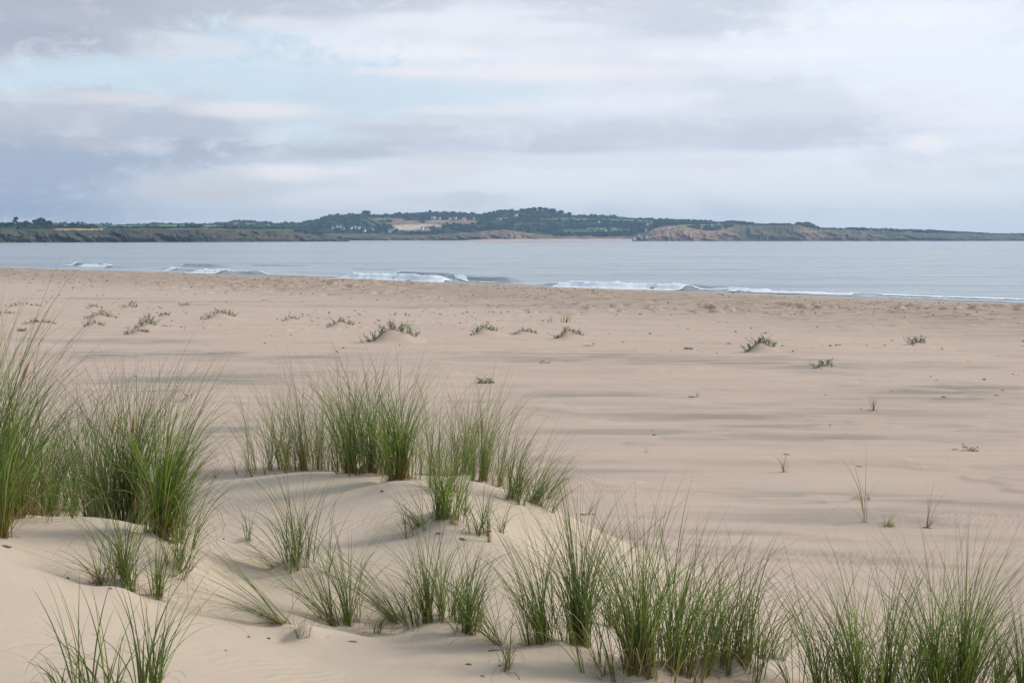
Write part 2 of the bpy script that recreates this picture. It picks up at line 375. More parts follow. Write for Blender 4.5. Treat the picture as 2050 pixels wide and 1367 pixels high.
damp *= 0.25+1.1*sm(fbm(GX*0.45, GY*2.6, 53, 5), 0.36, 0.60)
sdg = shore_d(GX, GY)
wet = sm(sdg+3*(fbm(GX*0.08, GY*0.08, 88, 3)-.5), 12, 3)
crest = sm(GZ, BEACH+.5, BEACH+1.1)
belt = sm(sdg, 10, 20)*sm(sdg, 50, 32)*(GY > 30)
ground_me = make_mesh('beach_sand', np.stack([GX.ravel(), GY.ravel(), GZ.ravel()], 1), grid_faces(len(rows), len(cols)), True,
    dict(damp=np.clip(damp, 0, 1).ravel(), wet=wet.ravel(), dune=crest.ravel(), belt=belt.ravel()))
b = MatB('sand')
n1 = b.noise(0.7, 4, 0.6, (0.35, 1.3, 1)); n2 = b.noise(900, 2, 0.6); n3 = b.noise(1.3, 6, 0.72, (0.22, 1.3, 1)); n4 = b.noise(140, 3, 0.7)
col_ = b.mix(b.rng(n1, 0.35, 0.65), (0.505, 0.382, 0.303), (0.560, 0.425, 0.330))
col_ = b.mix(b.attr('dune'), col_, (0.545, 0.435, 0.33))
col_ = b.mix(b.math('MULTIPLY', b.attr('damp'), 1.0, True), col_, (0.305, 0.258, 0.210))
col_ = b.mix(b.math('MULTIPLY', b.attr('belt'), b.rng(n3, 0.40, 0.62, 0.25, 0.95)), col_, (0.27, 0.20, 0.145))
col_ = b.mix(b.math('MULTIPLY', b.attr('wet'), 0.8), col_, (0.30, 0.235, 0.185))
col_ = b.mix(b.rng(n4, 0.3, 0.75, 0.0, 0.35), col_, (0.38, 0.30, 0.235))
col_ = b.mix(b.rng(n2, 0.64, 0.72, 0.0, 0.35), col_, (0.18, 0.14, 0.11))
wv = b.n('ShaderNodeTexWave', wave_type='BANDS', bands_direction='X'); wv.inputs['Scale'].default_value = 4.0; wv.inputs['Distortion'].default_value = 7; wv.inputs['Detail'].default_value = 3
wm = b.n('ShaderNodeMapping'); wm.inputs['Rotation'].default_value = (0, 0, 0.5); b.l(b.pos, wm.inputs[0]); b.l(wm.outputs[0], wv.inputs[0])
rip = b.math('MULTIPLY', wv.outputs['Fac'], b.rng(b.noise(0.9, 3), 0.52, 0.68))
bm_ = b.bump(n2, 0.002, 0.35); bm_ = b.bump(n4, 0.004, 0.5, bm_); bm_ = b.bump(n3, 0.03, 0.5, bm_); bm_ = b.bump(rip, 0.006, 0.5, bm_)
b.set(col_, b.rng(b.attr('wet'), 0.3, 1.0, 0.95, 0.45), bm_, 0.15)
link('beach_sand', ground_me, b.m, kind='structure')

# ================================================================== sea
wr = np.concatenate([np.linspace(60, 90, 60)[:-1], np.linspace(90, 240, 900)[:-1], np.geomspace(240, 9000, 420)])
wc = np.linspace(-1, 1, 1001); wc = wc+0.9*wc**7; ww = 20+0.47*wr
WX = wc[None, :]*ww[:, None]; WY = np.repeat(wr[:, None], len(wc), 1)
# breaking waves: (x0, y0, x1, y1) crest in photo pixels, height m, foam start..end along, foam weight
WAVES = [(690,556,905,566,.55,0.0,1.0),(800,549,905,553,.35,0,0),(890,563,1030,566,.50,0.0,0.06),(1080,572,1190,574,.25,0.3,0.8),(1110,574,1400,582,.42,0.0,0.93),(1360,579,1560,586,.34,0.0,0.05),
         (140,531,205,533,.45,0.0,0.25),(165,533,255,537,.35,0.1,0.75),(330,541,385,545,.4,0.2,0.5),(365,533,430,535,.5,0,0),(395,546,520,551,.4,0.0,0.45),(1420,583,1760,592,.10,0.1,.9),(1720,590,2060,602,.06,0.1,1.0),(560,545,700,548,.12,0,0),(500,532,620,533,.2,0,0),(700,540,800,541,.15,0,0)]
WZ = np.zeros_like(WX); FM = np.zeros_like(WX)
swell = 0.55*(fbm(WX*0.012, WY*0.07, 61, 3)-0.5)+0.16*(fbm(WX*0.08, WY*0.35, 62, 3)-0.5)
wob_ = (fbm(WX*0.25, WY*0.1, 63, 3)-0.5)*1.6
WZ += swell*sm(WY, 2400, 600)*sm(shore_d(WX, WY), 0, -14)
for (x0, y0, x1, y1, H, f0, f1) in WAVES:
    a = at_z(x0, y0, 0); e = at_z(x1, y1, 0); d = e-a; Ln = np.hypot(d[0], d[1]); ux, uy = d[0]/Ln, d[1]/Ln
    m = (WX > min(a[0], e[0])-8) & (WX < max(a[0], e[0])+8) & (WY > min(a[1], e[1])-12) & (WY < max(a[1], e[1])+16)
    s = ((WX[m]-a[0])*ux+(WY[m]-a[1])*uy)/Ln
    t = (-(WX[m]-a[0])*uy+(WY[m]-a[1])*ux)+wob_[m]          # + = seaward
    if uy > 0 and ux < 0: t = -t
    taper = sm(s, -0.02, 0.12)*sm(s, 1.02, 0.86)*(0.75+0.5*fbm(s*5+x0, t*0+3, 64, 2))
    prof = np.where(t < 0, np.exp(-(t/0.75)**2), np.exp(-(t/2.6)**2))
    hh = H*taper*prof; WZ[m] = np.maximum(WZ[m], hh+WZ[m]*0.4)
    if f1 > f0:
        fs = sm(s, f0-0.02, f0+0.05)*sm(s, f1+0.02, f1-0.05)
        FM[m] = np.maximum(FM[m], fs*sm(t/(.25+H*1.7), -2.6-1.2*fbm(s*14, t*0, 66, 2), -1.4)*sm(t/(.25+H*1.7), 0.75, 0.2)*(0.12+1.15*fbm(WX[m]*2.2, WY[m]*1.2, 67, 4)))
sw = shore_d(WX, WY)                                          # thin swash line at the edge
edge_n = fbm(WX*0.2, WY*0.2, 68, 3)
FM = np.maximum(FM, sm(np.abs(sw+0.9+2.5*(edge_n-0.5)), 1.2*(0.1+1.0*fbm(WX*0.09, WY*0.09, 69, 2)), 0.1)*(0.25+0.9*fbm(WX*1.1, WY*0.8, 70, 3))*(WY > 60))
# only where there is sea
water_me = make_mesh('sea_water', np.stack([WX.ravel(), WY.ravel(), WZ.ravel()], 1), grid_faces(len(wr), len(wc)), True)
b = MatB('sea')
w1 = b.noise(0.55, 5, 0.62, (0.35, 1.0, 1)); w2 = b.noise(2.6, 4, 0.6, (0.5, 1.0, 1)); w3 = b.noise(0.035, 4, 0.6, (0.22, 1.0, 1))
w4 = b.noise(0.11, 5, 0.65, (0.16, 1.0, 1)); bb = b.bump(w1, 0.22, 0.6); bb = b.bump(w2, 0.05, 0.6, bb); bb = b.bump(w3, 2.2, 0.8, bb); bb = b.bump(w4, 0.8, 0.8, bb)
cw = b.mix(b.rng(w3, 0.35, 0.65), (0.17, 0.215, 0.235), (0.26, 0.30, 0.32))
b.b.inputs['IOR'].default_value = 1.33
b.set(cw, 0.16, bb)
link('sea_water', water_me, b.m, kind='structure')
# foam lumps lying on the wave fronts and the swash
lump = fbm(WX*2.2, WY*2.2, 71, 3)
FZ = WZ+0.015+np.clip(FM, 0, 1)*(0.05+0.30*np.clip(lump-0.3, 0, 1)*sm(WZ, 0.02, 0.2))
Ff = grid_faces(len(wr), len(wc)); fmf = FM.ravel()[Ff].mean(1); sel = Ff[fmf > 0.42]
u_, inv = np.unique(sel, return_inverse=True)
foam_me = make_mesh('sea_foam', np.stack([WX.ravel()[u_], WY.ravel()[u_], FZ.ravel()[u_]], 1), inv.reshape(sel.shape), True)
b = MatB('foam'); nf = b.noise(3, 4, 0.7); b.set(b.mix(nf, (0.60, 0.66, 0.70), (0.84, 0.87, 0.90)), 0.7, b.bump(nf, 0.1, 0.7))
fo = link('sea_foam', foam_me, b.m, kind='stuff', label='white broken foam along the breaking waves and water edge', cat='foam')

# ================================================================== far land across the bay
def zpx(py, D): return CAMZ+(480-py)/F*D
def prof(P, x): P = np.array(P, float); return np.interp(x, P[:, 0], P[:, 1])
def spline(P, x, wob=0.0, seed=0):
    y = prof(P, x); return y+wob*(fbm(x*0.05, x*0+seed, 80+seed, 3)-0.5)
WOOD = (0.030, 0.045, 0.022); FIELD = (0.26, 0.38, 0.08); ROUGH = (0.12, 0.16, 0.065); RED = (0.42, 0.25, 0.17); STRAW = (0.42, 0.30, 0.13); PALE = (0.80, 0.66, 0.50)
def land(name, x0, x1, nx, Ds, Dr, shore, cliff, ridge, cliffw, patches, nv=110, gully=30, slant=1.0, seed=0, default=WOOD, cliffcols=None):
    px = np.linspace(x0, x1, nx); cv = 0.35
    v = np.linspace(0, 1.12, nv)
    PX = np.repeat(px[None, :], nv, 0); VV = np.repeat(v[:, None], nx, 1)
    ps = prof(shore, PX); pc = spline(cliff, PX, 2.0, seed); pr = spline(ridge, PX, 1.2, seed+1); pc = np.maximum(pc, pr+0.5)
    ds = prof(Ds, PX); dr = prof(Dr, PX)
    hf = np.clip(VV/cv, 0, 1)                               # fraction up the cliff
    wv_ = 2.2*(fbm(PX*0.02, hf*1.5, 97+seed, 3)-.5)
    rg = 1-np.abs(2*vn(PX*0.045+wv_+hf*slant*.6, hf*1.4, 90+seed)-1); rg2 = 1-np.abs(2*vn(PX*0.17+2*wv_+hf*slant, hf*2.4, 91+seed)-1)
    face = hf**0.9
    Dc = ds+cliffw*hf-gully*(rg+0.5*rg2)*np.sin(np.pi*np.clip(hf*0.85+0.08, 0, 1))
    w = np.clip((VV-cv)/(1-cv), 0, 1)
    D = Dc+(dr-ds-cliffw)*w
    fold = (fbm(PX*0.012+seed, w*2.2, 92+seed, 4)-0.5)
    PY = np.where(VV < cv, ps+(pc-ps)*face, pc+(pr-pc)*(w**0.85)+fold*9*np.sin(np.pi*w))
    PY = np.maximum(PY, pr-0.0)
    Zz = zpx(PY, D)
    back = VV > 1
    Zz = np.where(back, zpx(pr, dr)-(VV-1)*600, Zz); D = np.where(back, dr+(VV-1)*900, D)
    Zz = np.where(VV == 0, -3.0, Zz)
    Xw = (PX-1025)/F*D
    col = np.ones(PX.shape+(3,))*np.array(default)
    nz = fbm(PX*0.05, PY*0.25, 95+seed, 4); nz2 = fbm(PX*0.25, PY*0.5, 96+seed, 3)
    wood = np.ones(PX.shape)
    if cliffcols:                                            # (x0, x1, colour, alt colour)
        for a, bnd, c1, c2 in cliffcols:
            t = sm(PX, a-12, a+12)*sm(PX, bnd+12, bnd-12)*(VV < cv*1.02)
            m_ = 0.8*sm(0.35*rg+0.95*nz+0.5*(nz2-0.5), 0.40, 0.85)[..., None]
            cc = np.array(c1)*(1-m_)+np.array(c2)*m_
            col = col*(1-t[..., None])+cc*t[..., None]; wood = np.where(t > 0.4, 0, wood)
    for (cx, cy, rx, ry, cc, s) in patches:
        u = (PX-cx)/rx; q = (PY-cy)/ry
        r = np.maximum(np.abs(u), np.abs(q))+0.9*(nz-0.5)+0.5*(nz2-0.5)
        t = sm(r, 1.1, 0.85)*s*(VV >= (cv*0.98 if cc not in (RED, PALE, STRAW) else 0))
        col = col*(1-t[..., None])+np.array(cc)*t[..., None]; wood = np.where(t > 0.3, 0, wood)
    col = col*(0.8+0.4*nz2[..., None])
    me = make_mesh(name, np.stack([Xw.ravel(), D.ravel(), Zz.ravel()], 1), grid_faces(nv, nx), True, None, col.reshape(-1, 3))
    o = link(name, me, LANDM, kind='structure')
    return dict(X=Xw, Y=D, Z=Zz, PX=PX, PY=PY, wood=wood*(VV >= cv)*(VV <= 1.0), V=VV)
b = MatB('hill_land'); t = b.attr('tone', 'Color'); nn = b.noise(0.05, 5, 0.7)
LANDM = b.set(b.mix(b.rng(nn, 0.3, 0.7, 0, 0.5), t, (0.05, 0.06, 0.04)), 0.95, b.bump(nn, 6, 0.4), 0.1)
T_far = land('far_ridge', -1700, 760, 1500, [(-420,4300),(760,4500)], [(-420,5600),(760,5800)], [(-420,466),(760,470)], [(-420,460),(760,462)],
    [(-420,452),(0,450),(100,447),(150,447),(250,450),(310,447),(420,448),(440,446),(480,442),(530,444),(560,448),(640,443),(700,440),(760,440)], 60,
    [(270,453,50,1.6,FIELD,1),(370,453,60,2.4,FIELD,1),(220,451,26,1.2,FIELD,.8),(500,447,34,2.0,FIELD,1),(560,451,26,1.6,FIELD,.7),(180,452,20,1.0,ROUGH,1),(430,454,30,1.2,RED,.6),(610,452,20,1.4,ROUGH,.8)], 70, 5, 0, 1)
T_left = land('left_headland', -1700, 700, 1700, [(-420,1900),(0,2050),(400,2500),(700,3300)], [(-420,2700),(0,2800),(400,3200),(700,3900)], [(-420,486.2),(0,486),(400,484.6),(700,483.4)],
    [(-420,456),(0,458),(100,459),(200,457),(300,458),(400,460),(500,458),(590,464),(640,473),(700,481)],
    [(-420,452),(0,454),(110,455),(200,454),(300,455),(430,454),(520,455),(580,459),(640,470),(700,481)], 45,
    [(160,459,46,2.2,STRAW,1),(330,457,60,1.4,ROUGH,1),(400,458,60,1.5,RED,.5),(480,456,60,2,ROUGH,1),(250,456,50,1.6,ROUGH,.8),(560,461,40,2.5,ROUGH,1)], 110, 26, 2.2, 3, WOOD,
    [(-1800,230,(0.035,0.052,0.030),(0.12,0.10,0.07)),(230,420,(0.032,0.045,0.030),(0.12,0.085,0.07)),(420,720,(0.05,0.065,0.035),(0.14,0.105,0.08))])
T_mid = land('bay_hills', 540, 3700, 2500, [(540,4000),(1240,4200),(1330,4300),(2500,5200)], [(540,5300),(1100,5600),(1500,5300),(2050,5600),(2500,5600)], [(540,482.9),(2500,482.6)],
    [(540,476),(640,471),(860,471),(950,465),(1010,461),(1060,467),(1110,473),(1240,474.5),(1265,472),(1290,465),(1320,454),(1360,452),(1400,461),(1430,462),(1460,455),(1500,451),(1600,451),(1640,459),(1740,460),(1800,464),(1900,470),(2050,473),(2500,477)],
    [(540,450),(600,446),(636,442),(650,434),(680,430),(720,428),(740,430),(790,429),(860,424),(930,427),(960,429),(1000,423),(1050,421),(1100,422),(1130,428),(1160,432),(1220,432),(1270,437),(1340,441),(1400,443),(1470,444),(1500,448),(1540,450),(1580,450),(1600,448),(1625,450),(1640,458),(1740,457),(1800,460),(1860,461),(1940,466),(2000,468),(2050,468),(2500,474)], 70,
    [(745,441,18,5,ROUGH,.9),(770,448,30,4,ROUGH,.8),(930,436,24,1.5,FIELD,.6),(1010,438,26,1.6,ROUGH,1),(1165,440,20,2.0,STRAW,.8),(1205,438,60,2.2,FIELD,.7),(1260,442,40,1.6,FIELD,.6),
     (1110,439,40,1.8,FIELD,.5),(1150,463,26,3,ROUGH,.9),(1200,458,30,2,FIELD,.6),(1240,461,20,2.5,ROUGH,.9),(1060,449,30,1.6,ROUGH,.8),(1390,452,30,2,FIELD,.8),(1450,449,24,3.5,ROUGH,.8),(1500,452,36,3,ROUGH,.9),(1540,455,50,4,ROUGH,.9),
     (1640,464,90,5,ROUGH,.85),(1740,463,80,3,FIELD,.55),(1900,469,60,2,ROUGH,.8),(1980,471,60,1.8,ROUGH,.7),(960,452,30,2,WOOD,1),(700,470,60,2.5,ROUGH,1),(640,477,60,3,ROUGH,1),
     (785,440,26,3,RED,.8),(815,446,32,4.5,RED,1),(822,456,38,6.5,RED,1),(815,455,28,5.0,PALE,1),(858,451,24,3.6,PALE,.8),(900,445,48,4.0,RED,.9),(880,443,20,1.6,PALE,.5),(935,444,16,2,RED,.6),(790,453,10,3,PALE,.5)], 120, 26, 1.4, 6, WOOD,
    [(500,860,(0.12,0.12,0.065),(0.24,0.17,0.11)),(860,960,(0.12,0.11,0.07),(0.28,0.20,0.13)),(960,1120,(0.24,0.17,0.11),(0.38,0.25,0.17)),(1120,1255,(0.22,0.16,0.10),(0.40,0.26,0.18)),
     (1255,1300,(0.12,0.10,0.07),(0.22,0.16,0.11)),(1300,1360,(0.28,0.19,0.12),(0.54,0.34,0.23)),(1360,1480,(0.30,0.19,0.12),(0.50,0.31,0.21)),(1480,1600,(0.11,0.115,0.06),(0.24,0.17,0.10)),(1600,1660,(0.18,0.14,0.09),(0.48,0.30,0.20)),
     (1660,1780,(0.12,0.125,0.07),(0.28,0.19,0.13)),(1780,3800,(0.10,0.11,0.065),(0.22,0.16,0.10))])
# pale strand at the foot of the hills
sx_ = np.linspace(560, 1265, 300); th = 0.6+1.3*sm(sx_, 900, 1000)
rowsS = []
for k, (dd, zz) in enumerate(((0, -1.0), (25, 1.2), (60, 3.5), (95, 2.0))):
    Dd = prof([(540,4000),(1240,4200)], sx_)-60-6*fbm(sx_*0.05, sx_*0, 5, 2)+dd
    rowsS.append(np.stack([(sx_-1025)/F*Dd, Dd, np.full_like(sx_, zz)*np.where(zz > 0, th*1.0, 1)], 1))
b = MatB('strand_sand'); nn = b.noise(0.03, 3); b.set(b.mix(nn, (0.50, 0.39, 0.30), (0.62, 0.50, 0.40)), 0.9)
link('far_beach', make_mesh('far_beach', np.concatenate(rowsS), grid_faces(4, 300), True), b.m, kind='structure')

# leaf lumps: jittered low spheres (each face a leafy facet)
def ico():
    import bmesh
    bm = bmesh.new(); bmesh.ops.create_icosphere(bm, subdivisions=2, radius=1)
    v = np.array([q.co[:] for q in bm.verts]); f = np.array([[q.index for q in p.verts] for p in bm.faces]); bm.free(); return v, f
IV, IF = ico()
def lumps(P, Rr, flat=0.8, seed=0):
    r = np.random.default_rng(seed); n = len(P)
    j = 1+0.55*(r.random((n, len(IV), 1))-0.5)
    V = P[:, None, :]+IV[None]*j*np.asarray(Rr)[:, None, None]*np.array([1, 1, flat])
    Fc = IF[None]+np.arange(n)[:, None, None]*len(IV)
    return V.reshape(-1, 3), Fc.reshape(-1, 3)
b = MatB('far_foliage'); nn = b.noise(0.12, 4, 0.7)
FOL = b.set(b.mix(nn, (0.018, 0.030, 0.014), (0.055, 0.078, 0.030)), 0.95, None, 0.1)
HPX = [(668,458),(676,456),(684,456),(690,460),(704,459),(712,457),(720,458),(731,464),(748,461),(782,466),(846,459),(858,460),(868,438),(880,439),(901,440),(912,439),(931,441),(950,440),(1002,441),(1012,440),(1032,433),(1190,463),(1202,460),(1212,463),(1231,461),(1198,446),(1296,451),(1303,447),(1268,479),(1276,472),(1280,477),(1290,475),(1305,472),(1402,457),(1424,453),(1436,450),(1444,459)]
WD = []; WR = []
r_ = np.random.default_rng(3)
for T, n, rad in ((T_far, 4000, 5), (T_left, 800, 4.0), (T_mid, 13500, 4.6)):
    idx = np.flatnonzero(T['wood'].ravel() > 0.5); px = T['PX'].ravel()[idx]
    idx = r_.choice(idx, min(n, len(idx)), replace=False)
    clump_n = fbm(T['PX'].ravel()[idx]*0.06, T['PY'].ravel()[idx]*0.3, 7, 3)
    keep = clump_n > (0.40 if T is not T_left else 0.5); idx = idx[keep]
    if T is T_mid:
        kx = T['PX'].ravel()[idx]; ky = T['PY'].ravel()[idx]; ok_ = np.ones(len(idx), bool)
        for hx_, hy_ in HPX: ok_ &= ~((np.abs(kx-hx_) < 5) & (ky > hy_-1.5) & (ky < hy_+4.5))
        idx = idx[ok_]
    rr = rad*(0.5+0.9*r_.random(len(idx)))*(1-0.45*sm(T['PX'].ravel()[idx], 1350, 1900))
    WD.append(np.stack([T['X'].ravel()[idx], T['Y'].ravel()[idx], T['Z'].ravel()[idx]+rr*0.35], 1)); WR.append(rr)
v, f = lumps(np.concatenate(WD), np.concatenate(WR), 0.75, 4)
link('far_woodland', make_mesh('far_woodland', v, f, False), FOL, kind='stuff', label='dark far off woods covering the hills across the bay', cat='woodland')
# hedgerows between the far fields
HP = []; HR = []
for T, lines in ((T_far, [(230,455,420,456),(330,450,430,451),(240,452,320,450),(470,446,560,449)]), (T_left, [(60,457,200,457),(220,457,400,457),(420,457,560,458)]), (T_mid, [(1150,437,1300,440),(1140,443,1260,445),(1000,441,1100,437),(1100,456,1250,455),(1350,450,1480,447),(900,434,990,437),(1560,455,1700,461),(1700,461,1900,466),(730,437,760,452),(1480,450,1600,452),(1190,436,1210,446),(1380,446,1410,458)])):
    kx = T['PX'].ravel(); ky = T['PY'].ravel(); ok = (T['V'].ravel() > .34)&(T['V'].ravel() <= 1.0)
    for (x0, y0, x1, y1) in lines:
        for s in np.linspace(0, 1, int(abs(x1-x0)/1.6)+4):
            qx = x0+(x1-x0)*s; qy = y0+(y1-y0)*s; dd = (kx-qx)**2+((ky-qy)*3)**2+(~ok)*1e6; i = int(np.argmin(dd))
            if R.random() < 0.82:
                rr = (2.4+2.2*R.random())*(0.7 if T is T_left else 1); HP.append([T['X'].ravel()[i], T['Y'].ravel()[i]-3, T['Z'].ravel()[i]+rr*0.5]); HR.append(rr)
v, f = lumps(np.array(HP), np.array(HR), 0.8, 6)
link('far_hedgerows', make_mesh('far_hedgerows', v, f, False), FOL, kind='stuff', label='dark hedges between the small fields on the far hills', cat='hedgerow')
# separate far trees
b = MatB('far_trunk'); BARK = b.set(b.mix(b.noise(1.0, 3), (0.06, 0.045, 0.035), (0.12, 0.09, 0.07)), 0.9)
def far_tree(px, base, top, w, D, label, group, kind='far_tree'):
    x = (px-1025)/F*D; z0 = zpx(base, D); H = (base-top)/F*D; rw = w/F*D/2
    t = empty(kind, (x, D, z0-1), label, 'tree', group)
    a = np.linspace(0, 2*np.pi, 7)[:-1]; V = []
    for k in range(5):
        s = k/4; V += [[math.cos(q)*(0.035*H*(1-.6*s))+0.03*H*math.sin(s*2), math.sin(q)*0.035*H*(1-.6*s), s*H*0.75] for q in a]
    Fq = [[k*6+i, k*6+(i+1) % 6, (k+1)*6+(i+1) % 6, (k+1)*6+i] for k in range(4) for i in range(6)]
    link('trunk', make_mesh('trunk', V, np.array(Fq)), BARK, t)
    n = 46; P = []; Rr = []
    for _ in range(n):
        u = R.random()**0.5; q = R.random()*6.283; zz = R.uniform(-1, 1); k = math.sqrt(max(0, 1-zz*zz*0.85))
        P.append([u*math.cos(q)*rw*k, u*math.sin(q)*rw*k, 1+H*0.60+zz*H*0.34]); Rr.append(rw*R.uniform(0.16, 0.34))
    v, f = lumps(np.array(P), np.array(Rr), 0.85, int(px))
    link('crown', make_mesh('crown', v, f, False), FOL, t)
LG = 'trees on the left headland'; HG = 'trees along the top of the highest hill'
for px, base, top, w, lab in ((6,458,448,26,'low dark tree cut by the left edge of the picture on the headland'),(22,458,446,16,'small dark tree left of the tall narrow headland tree'),(35,458,434,13,'tall narrow dark tree rising above the headland trees'),
    (53,458,444,24,'broad dark tree just right of the tall narrow headland tree'),(72,458,443,14,'small dark tree in the gap left of the big round headland tree'),(84,458,438,26,'big round dark tree, the bulkiest one on the left headland'),(100,458,443,16,'dark tree leaning against the right side of the big round headland tree'),
    (124,458,450,16,'low bushy tree in the hedge above the straw field'),(147,458,446,16,'rounded tree standing alone above the straw coloured cliff top field'),(168,457,451,14,'small low tree right of the lone rounded tree above the straw field'),(187,457,449,14,'bushy tree at the right end of the straw coloured cliff top field')):
    far_tree(px, base, top, w, 2750, lab, LG)
for px, base, top, w, lab in ((1045,424,419,12,'leftmost of the trees crowding the highest hilltop'),(1058,424,417.5,12,'second tree from the left on the highest hilltop'),(1069,423,416,11,'third tree from the left on the highest hilltop'),(1081,423,415,10,'tallest pointed tree on the highest hilltop, in the middle of the row'),
    (1092,424,417,11,'rounded tree just right of the tallest hilltop tree'),(1105,425,418.5,13,'broad tree at the shoulder of the highest hilltop'),(1122,429,422,12,'tree lower down the right shoulder of the highest hill'),(1139,432,426,10,'last separate tree on the falling right side of the highest hill'),
    (735,430,423,16,'small round tree alone on the skyline of the wooded hill left of the quarry'),(1598,450,446,14,'left tree of the dark copse above the red cliffs'),(1614,450,446,14,'right tree of the dark copse above the red cliffs')):
    far_tree(px, base, top, w, 5450 if px > 700 and px < 1500 else 5200, lab, HG if 1040 < px < 1150 else 'lone trees on the far skyline')
# houses
b = MatB('house_render'); HW_ = b.set(b.mix(b.noise(0.8, 3), (0.80, 0.79, 0.77), (0.88, 0.88, 0.86)), 0.8)
b = MatB('slate_roof'); HR_ = b.set(b.mix(b.noise(1.2, 3), (0.10, 0.10, 0.12), (0.20, 0.19, 0.20)), 0.8)
b = MatB('tile_roof'); HT_ = b.set(b.mix(b.noise(1.2, 3), (0.22, 0.13, 0.10), (0.32, 0.20, 0.15)), 0.8)
b = MatB('window_glass'); WG_ = b.set((0.03, 0.035, 0.045), 0.15)
def boxv(x0, x1, y0, y1, z0, z1):
    V = [[x, y, z] for z in (z0, z1) for y in (y0, y1) for x in (x0, x1)]
    return V, [[2,3,1,0],[5,7,6,4],[1,5,4,0],[3,7,5,1],[2,6,7,3],[0,4,6,2]]
def house(px, py, w, label, group, T, roof=None):
    kx = T['PX'].ravel(); ky = T['PY'].ravel(); ok = (T['V'].ravel() > (.12 if 1255 < px < 1300 else .36))&(T['V'].ravel() <= 1.0)
    i = int(np.argmin((kx-px)**2+((ky-py)*2)**2+(~ok)*1e6)); x, y, z = T['X'].ravel()[i], T['Y'].ravel()[i], T['Z'].ravel()[i]
    Wd = w/F*y; Wd *= 0.85; h = 4.5 if w < 6 else 5.5; dp = 8.0; o = 5
    t = empty('white_house', (x, y-12, z-1.0), label, 'house', group); t.rotation_euler.z = R.uniform(-0.35, 0.35)
    V, Fq = boxv(-Wd/2, Wd/2, 0, dp, -3, h+o-3); V += [[-Wd/2, dp/2, h+o+0.2], [Wd/2, dp/2, h+o+0.2]]
    link('wall', make_mesh('wall', V, [np.array(Fq), np.array([[4,6,8],[5,9,7]])], False), HW_, t)
    e = h+o-3.15; rr = 3.6
    V = [[-Wd/2-.4,-.5,e],[Wd/2+.4,-.5,e],[Wd/2+.4,dp/2,e+rr],[-Wd/2-.4,dp/2,e+rr],[-Wd/2-.4,dp+.5,e],[Wd/2+.4,dp+.5,e]]; V += [[a, b_, c_-.35] for a, b_, c_ in V]
    link('roof', make_mesh('roof', V, [np.array([[0,1,2,3],[3,2,5,4],[6,9,8,7],[9,10,11,8],[0,6,7,1],[4,5,11,10],[0,3,9,6],[3,4,10,9],[1,7,8,2],[2,8,11,5]])], False), HR_ if R.random() < .7 else HT_, t)
    for k in range(3 if Wd > 10 else 2):
        cx = -Wd/2+Wd*(k+.5)/(3 if Wd > 10 else 2); V, Fq = boxv(cx-.6, cx+.6, -.06, .1, e-2.2, e-.8)
        link('window', make_mesh('window', V, np.array(Fq), False), WG_, t)
ORD = ['leftmost', 'second from the left', 'third from the left', 'fourth from the left', 'fifth from the left', 'sixth from the left', 'seventh from the left', 'eighth from the left']
for where, T, lst in (
    ('below the wooded hill, left of the quarry', T_mid, [(668,458,5),(676,456,4),(684,456,6),(690,460,4)]),
    ('under the quarry edge among trees', T_mid, [(704,459,4),(712,457,5),(720,458,5),(731,464,4),(748,461,4)]),
    ('at the foot of the quarry', T_mid, [(782,466,8),(846,459,5),(858,460,5)]),
    ('along the top of the quarry', T_mid, [(868,438,9),(880,439,4),(901,440,5),(912,439,5),(931,441,6)]),
    ('on the middle slope under the hilltop trees', T_mid, [(950,440,4),(1002,441,5),(1012,440,5),(1032,433,7)]),
    ('among the trees above the low red cliffs', T_mid, [(1190,463,4),(1202,460,4),(1212,463,5),(1231,461,6)]),
    ('on the upper slope above the cove', T_mid, [(1198,446,4),(1296,451,5),(1303,447,4)]),
    ('in the white cluster down at the cove', T_mid, [(1268,479,4),(1278,473,4),(1284,477,3),(1293,475,4),(1305,472,5)]),
    ('on the fields above the red cliffs', T_mid, [(1402,457,4),(1424,453,3),(1436,450,5),(1444,459,4)]),
    ('behind the far left ridge fields', T_far, [(598,453,5),(606,456,5)])):
    for k, (px, py, w) in enumerate(lst):
        house(px, py, w, f'{ORD[k]} of the white houses {where}', f'white houses {where}', T)

# ================================================================== air over the bay
V, Fq = boxv(-9600, 9600, -12, 9300, -9, 190)
hm = bpy.data.materials.new('haze_air'); hm.use_nodes = True; hn = hm.node_tree; hn.nodes.remove(hn.nodes['Principled BSDF'])
pv = hn.nodes.new('ShaderNodeVolumePrincipled'); pv.inputs['Density'].default_value = 8.0e-5; pv.inputs['Color'].default_value = (0.46, 0.69, 1.0, 1); pv.inputs['Anisotropy'].default_value = 0.2
hn.links.new(pv.outputs[0], hn.nodes['Material Output'].inputs['Volume'])
link('haze', make_mesh('haze', V, np.array(Fq), False), hm, kind='stuff', label='thin blue haze over the bay', cat='haze')

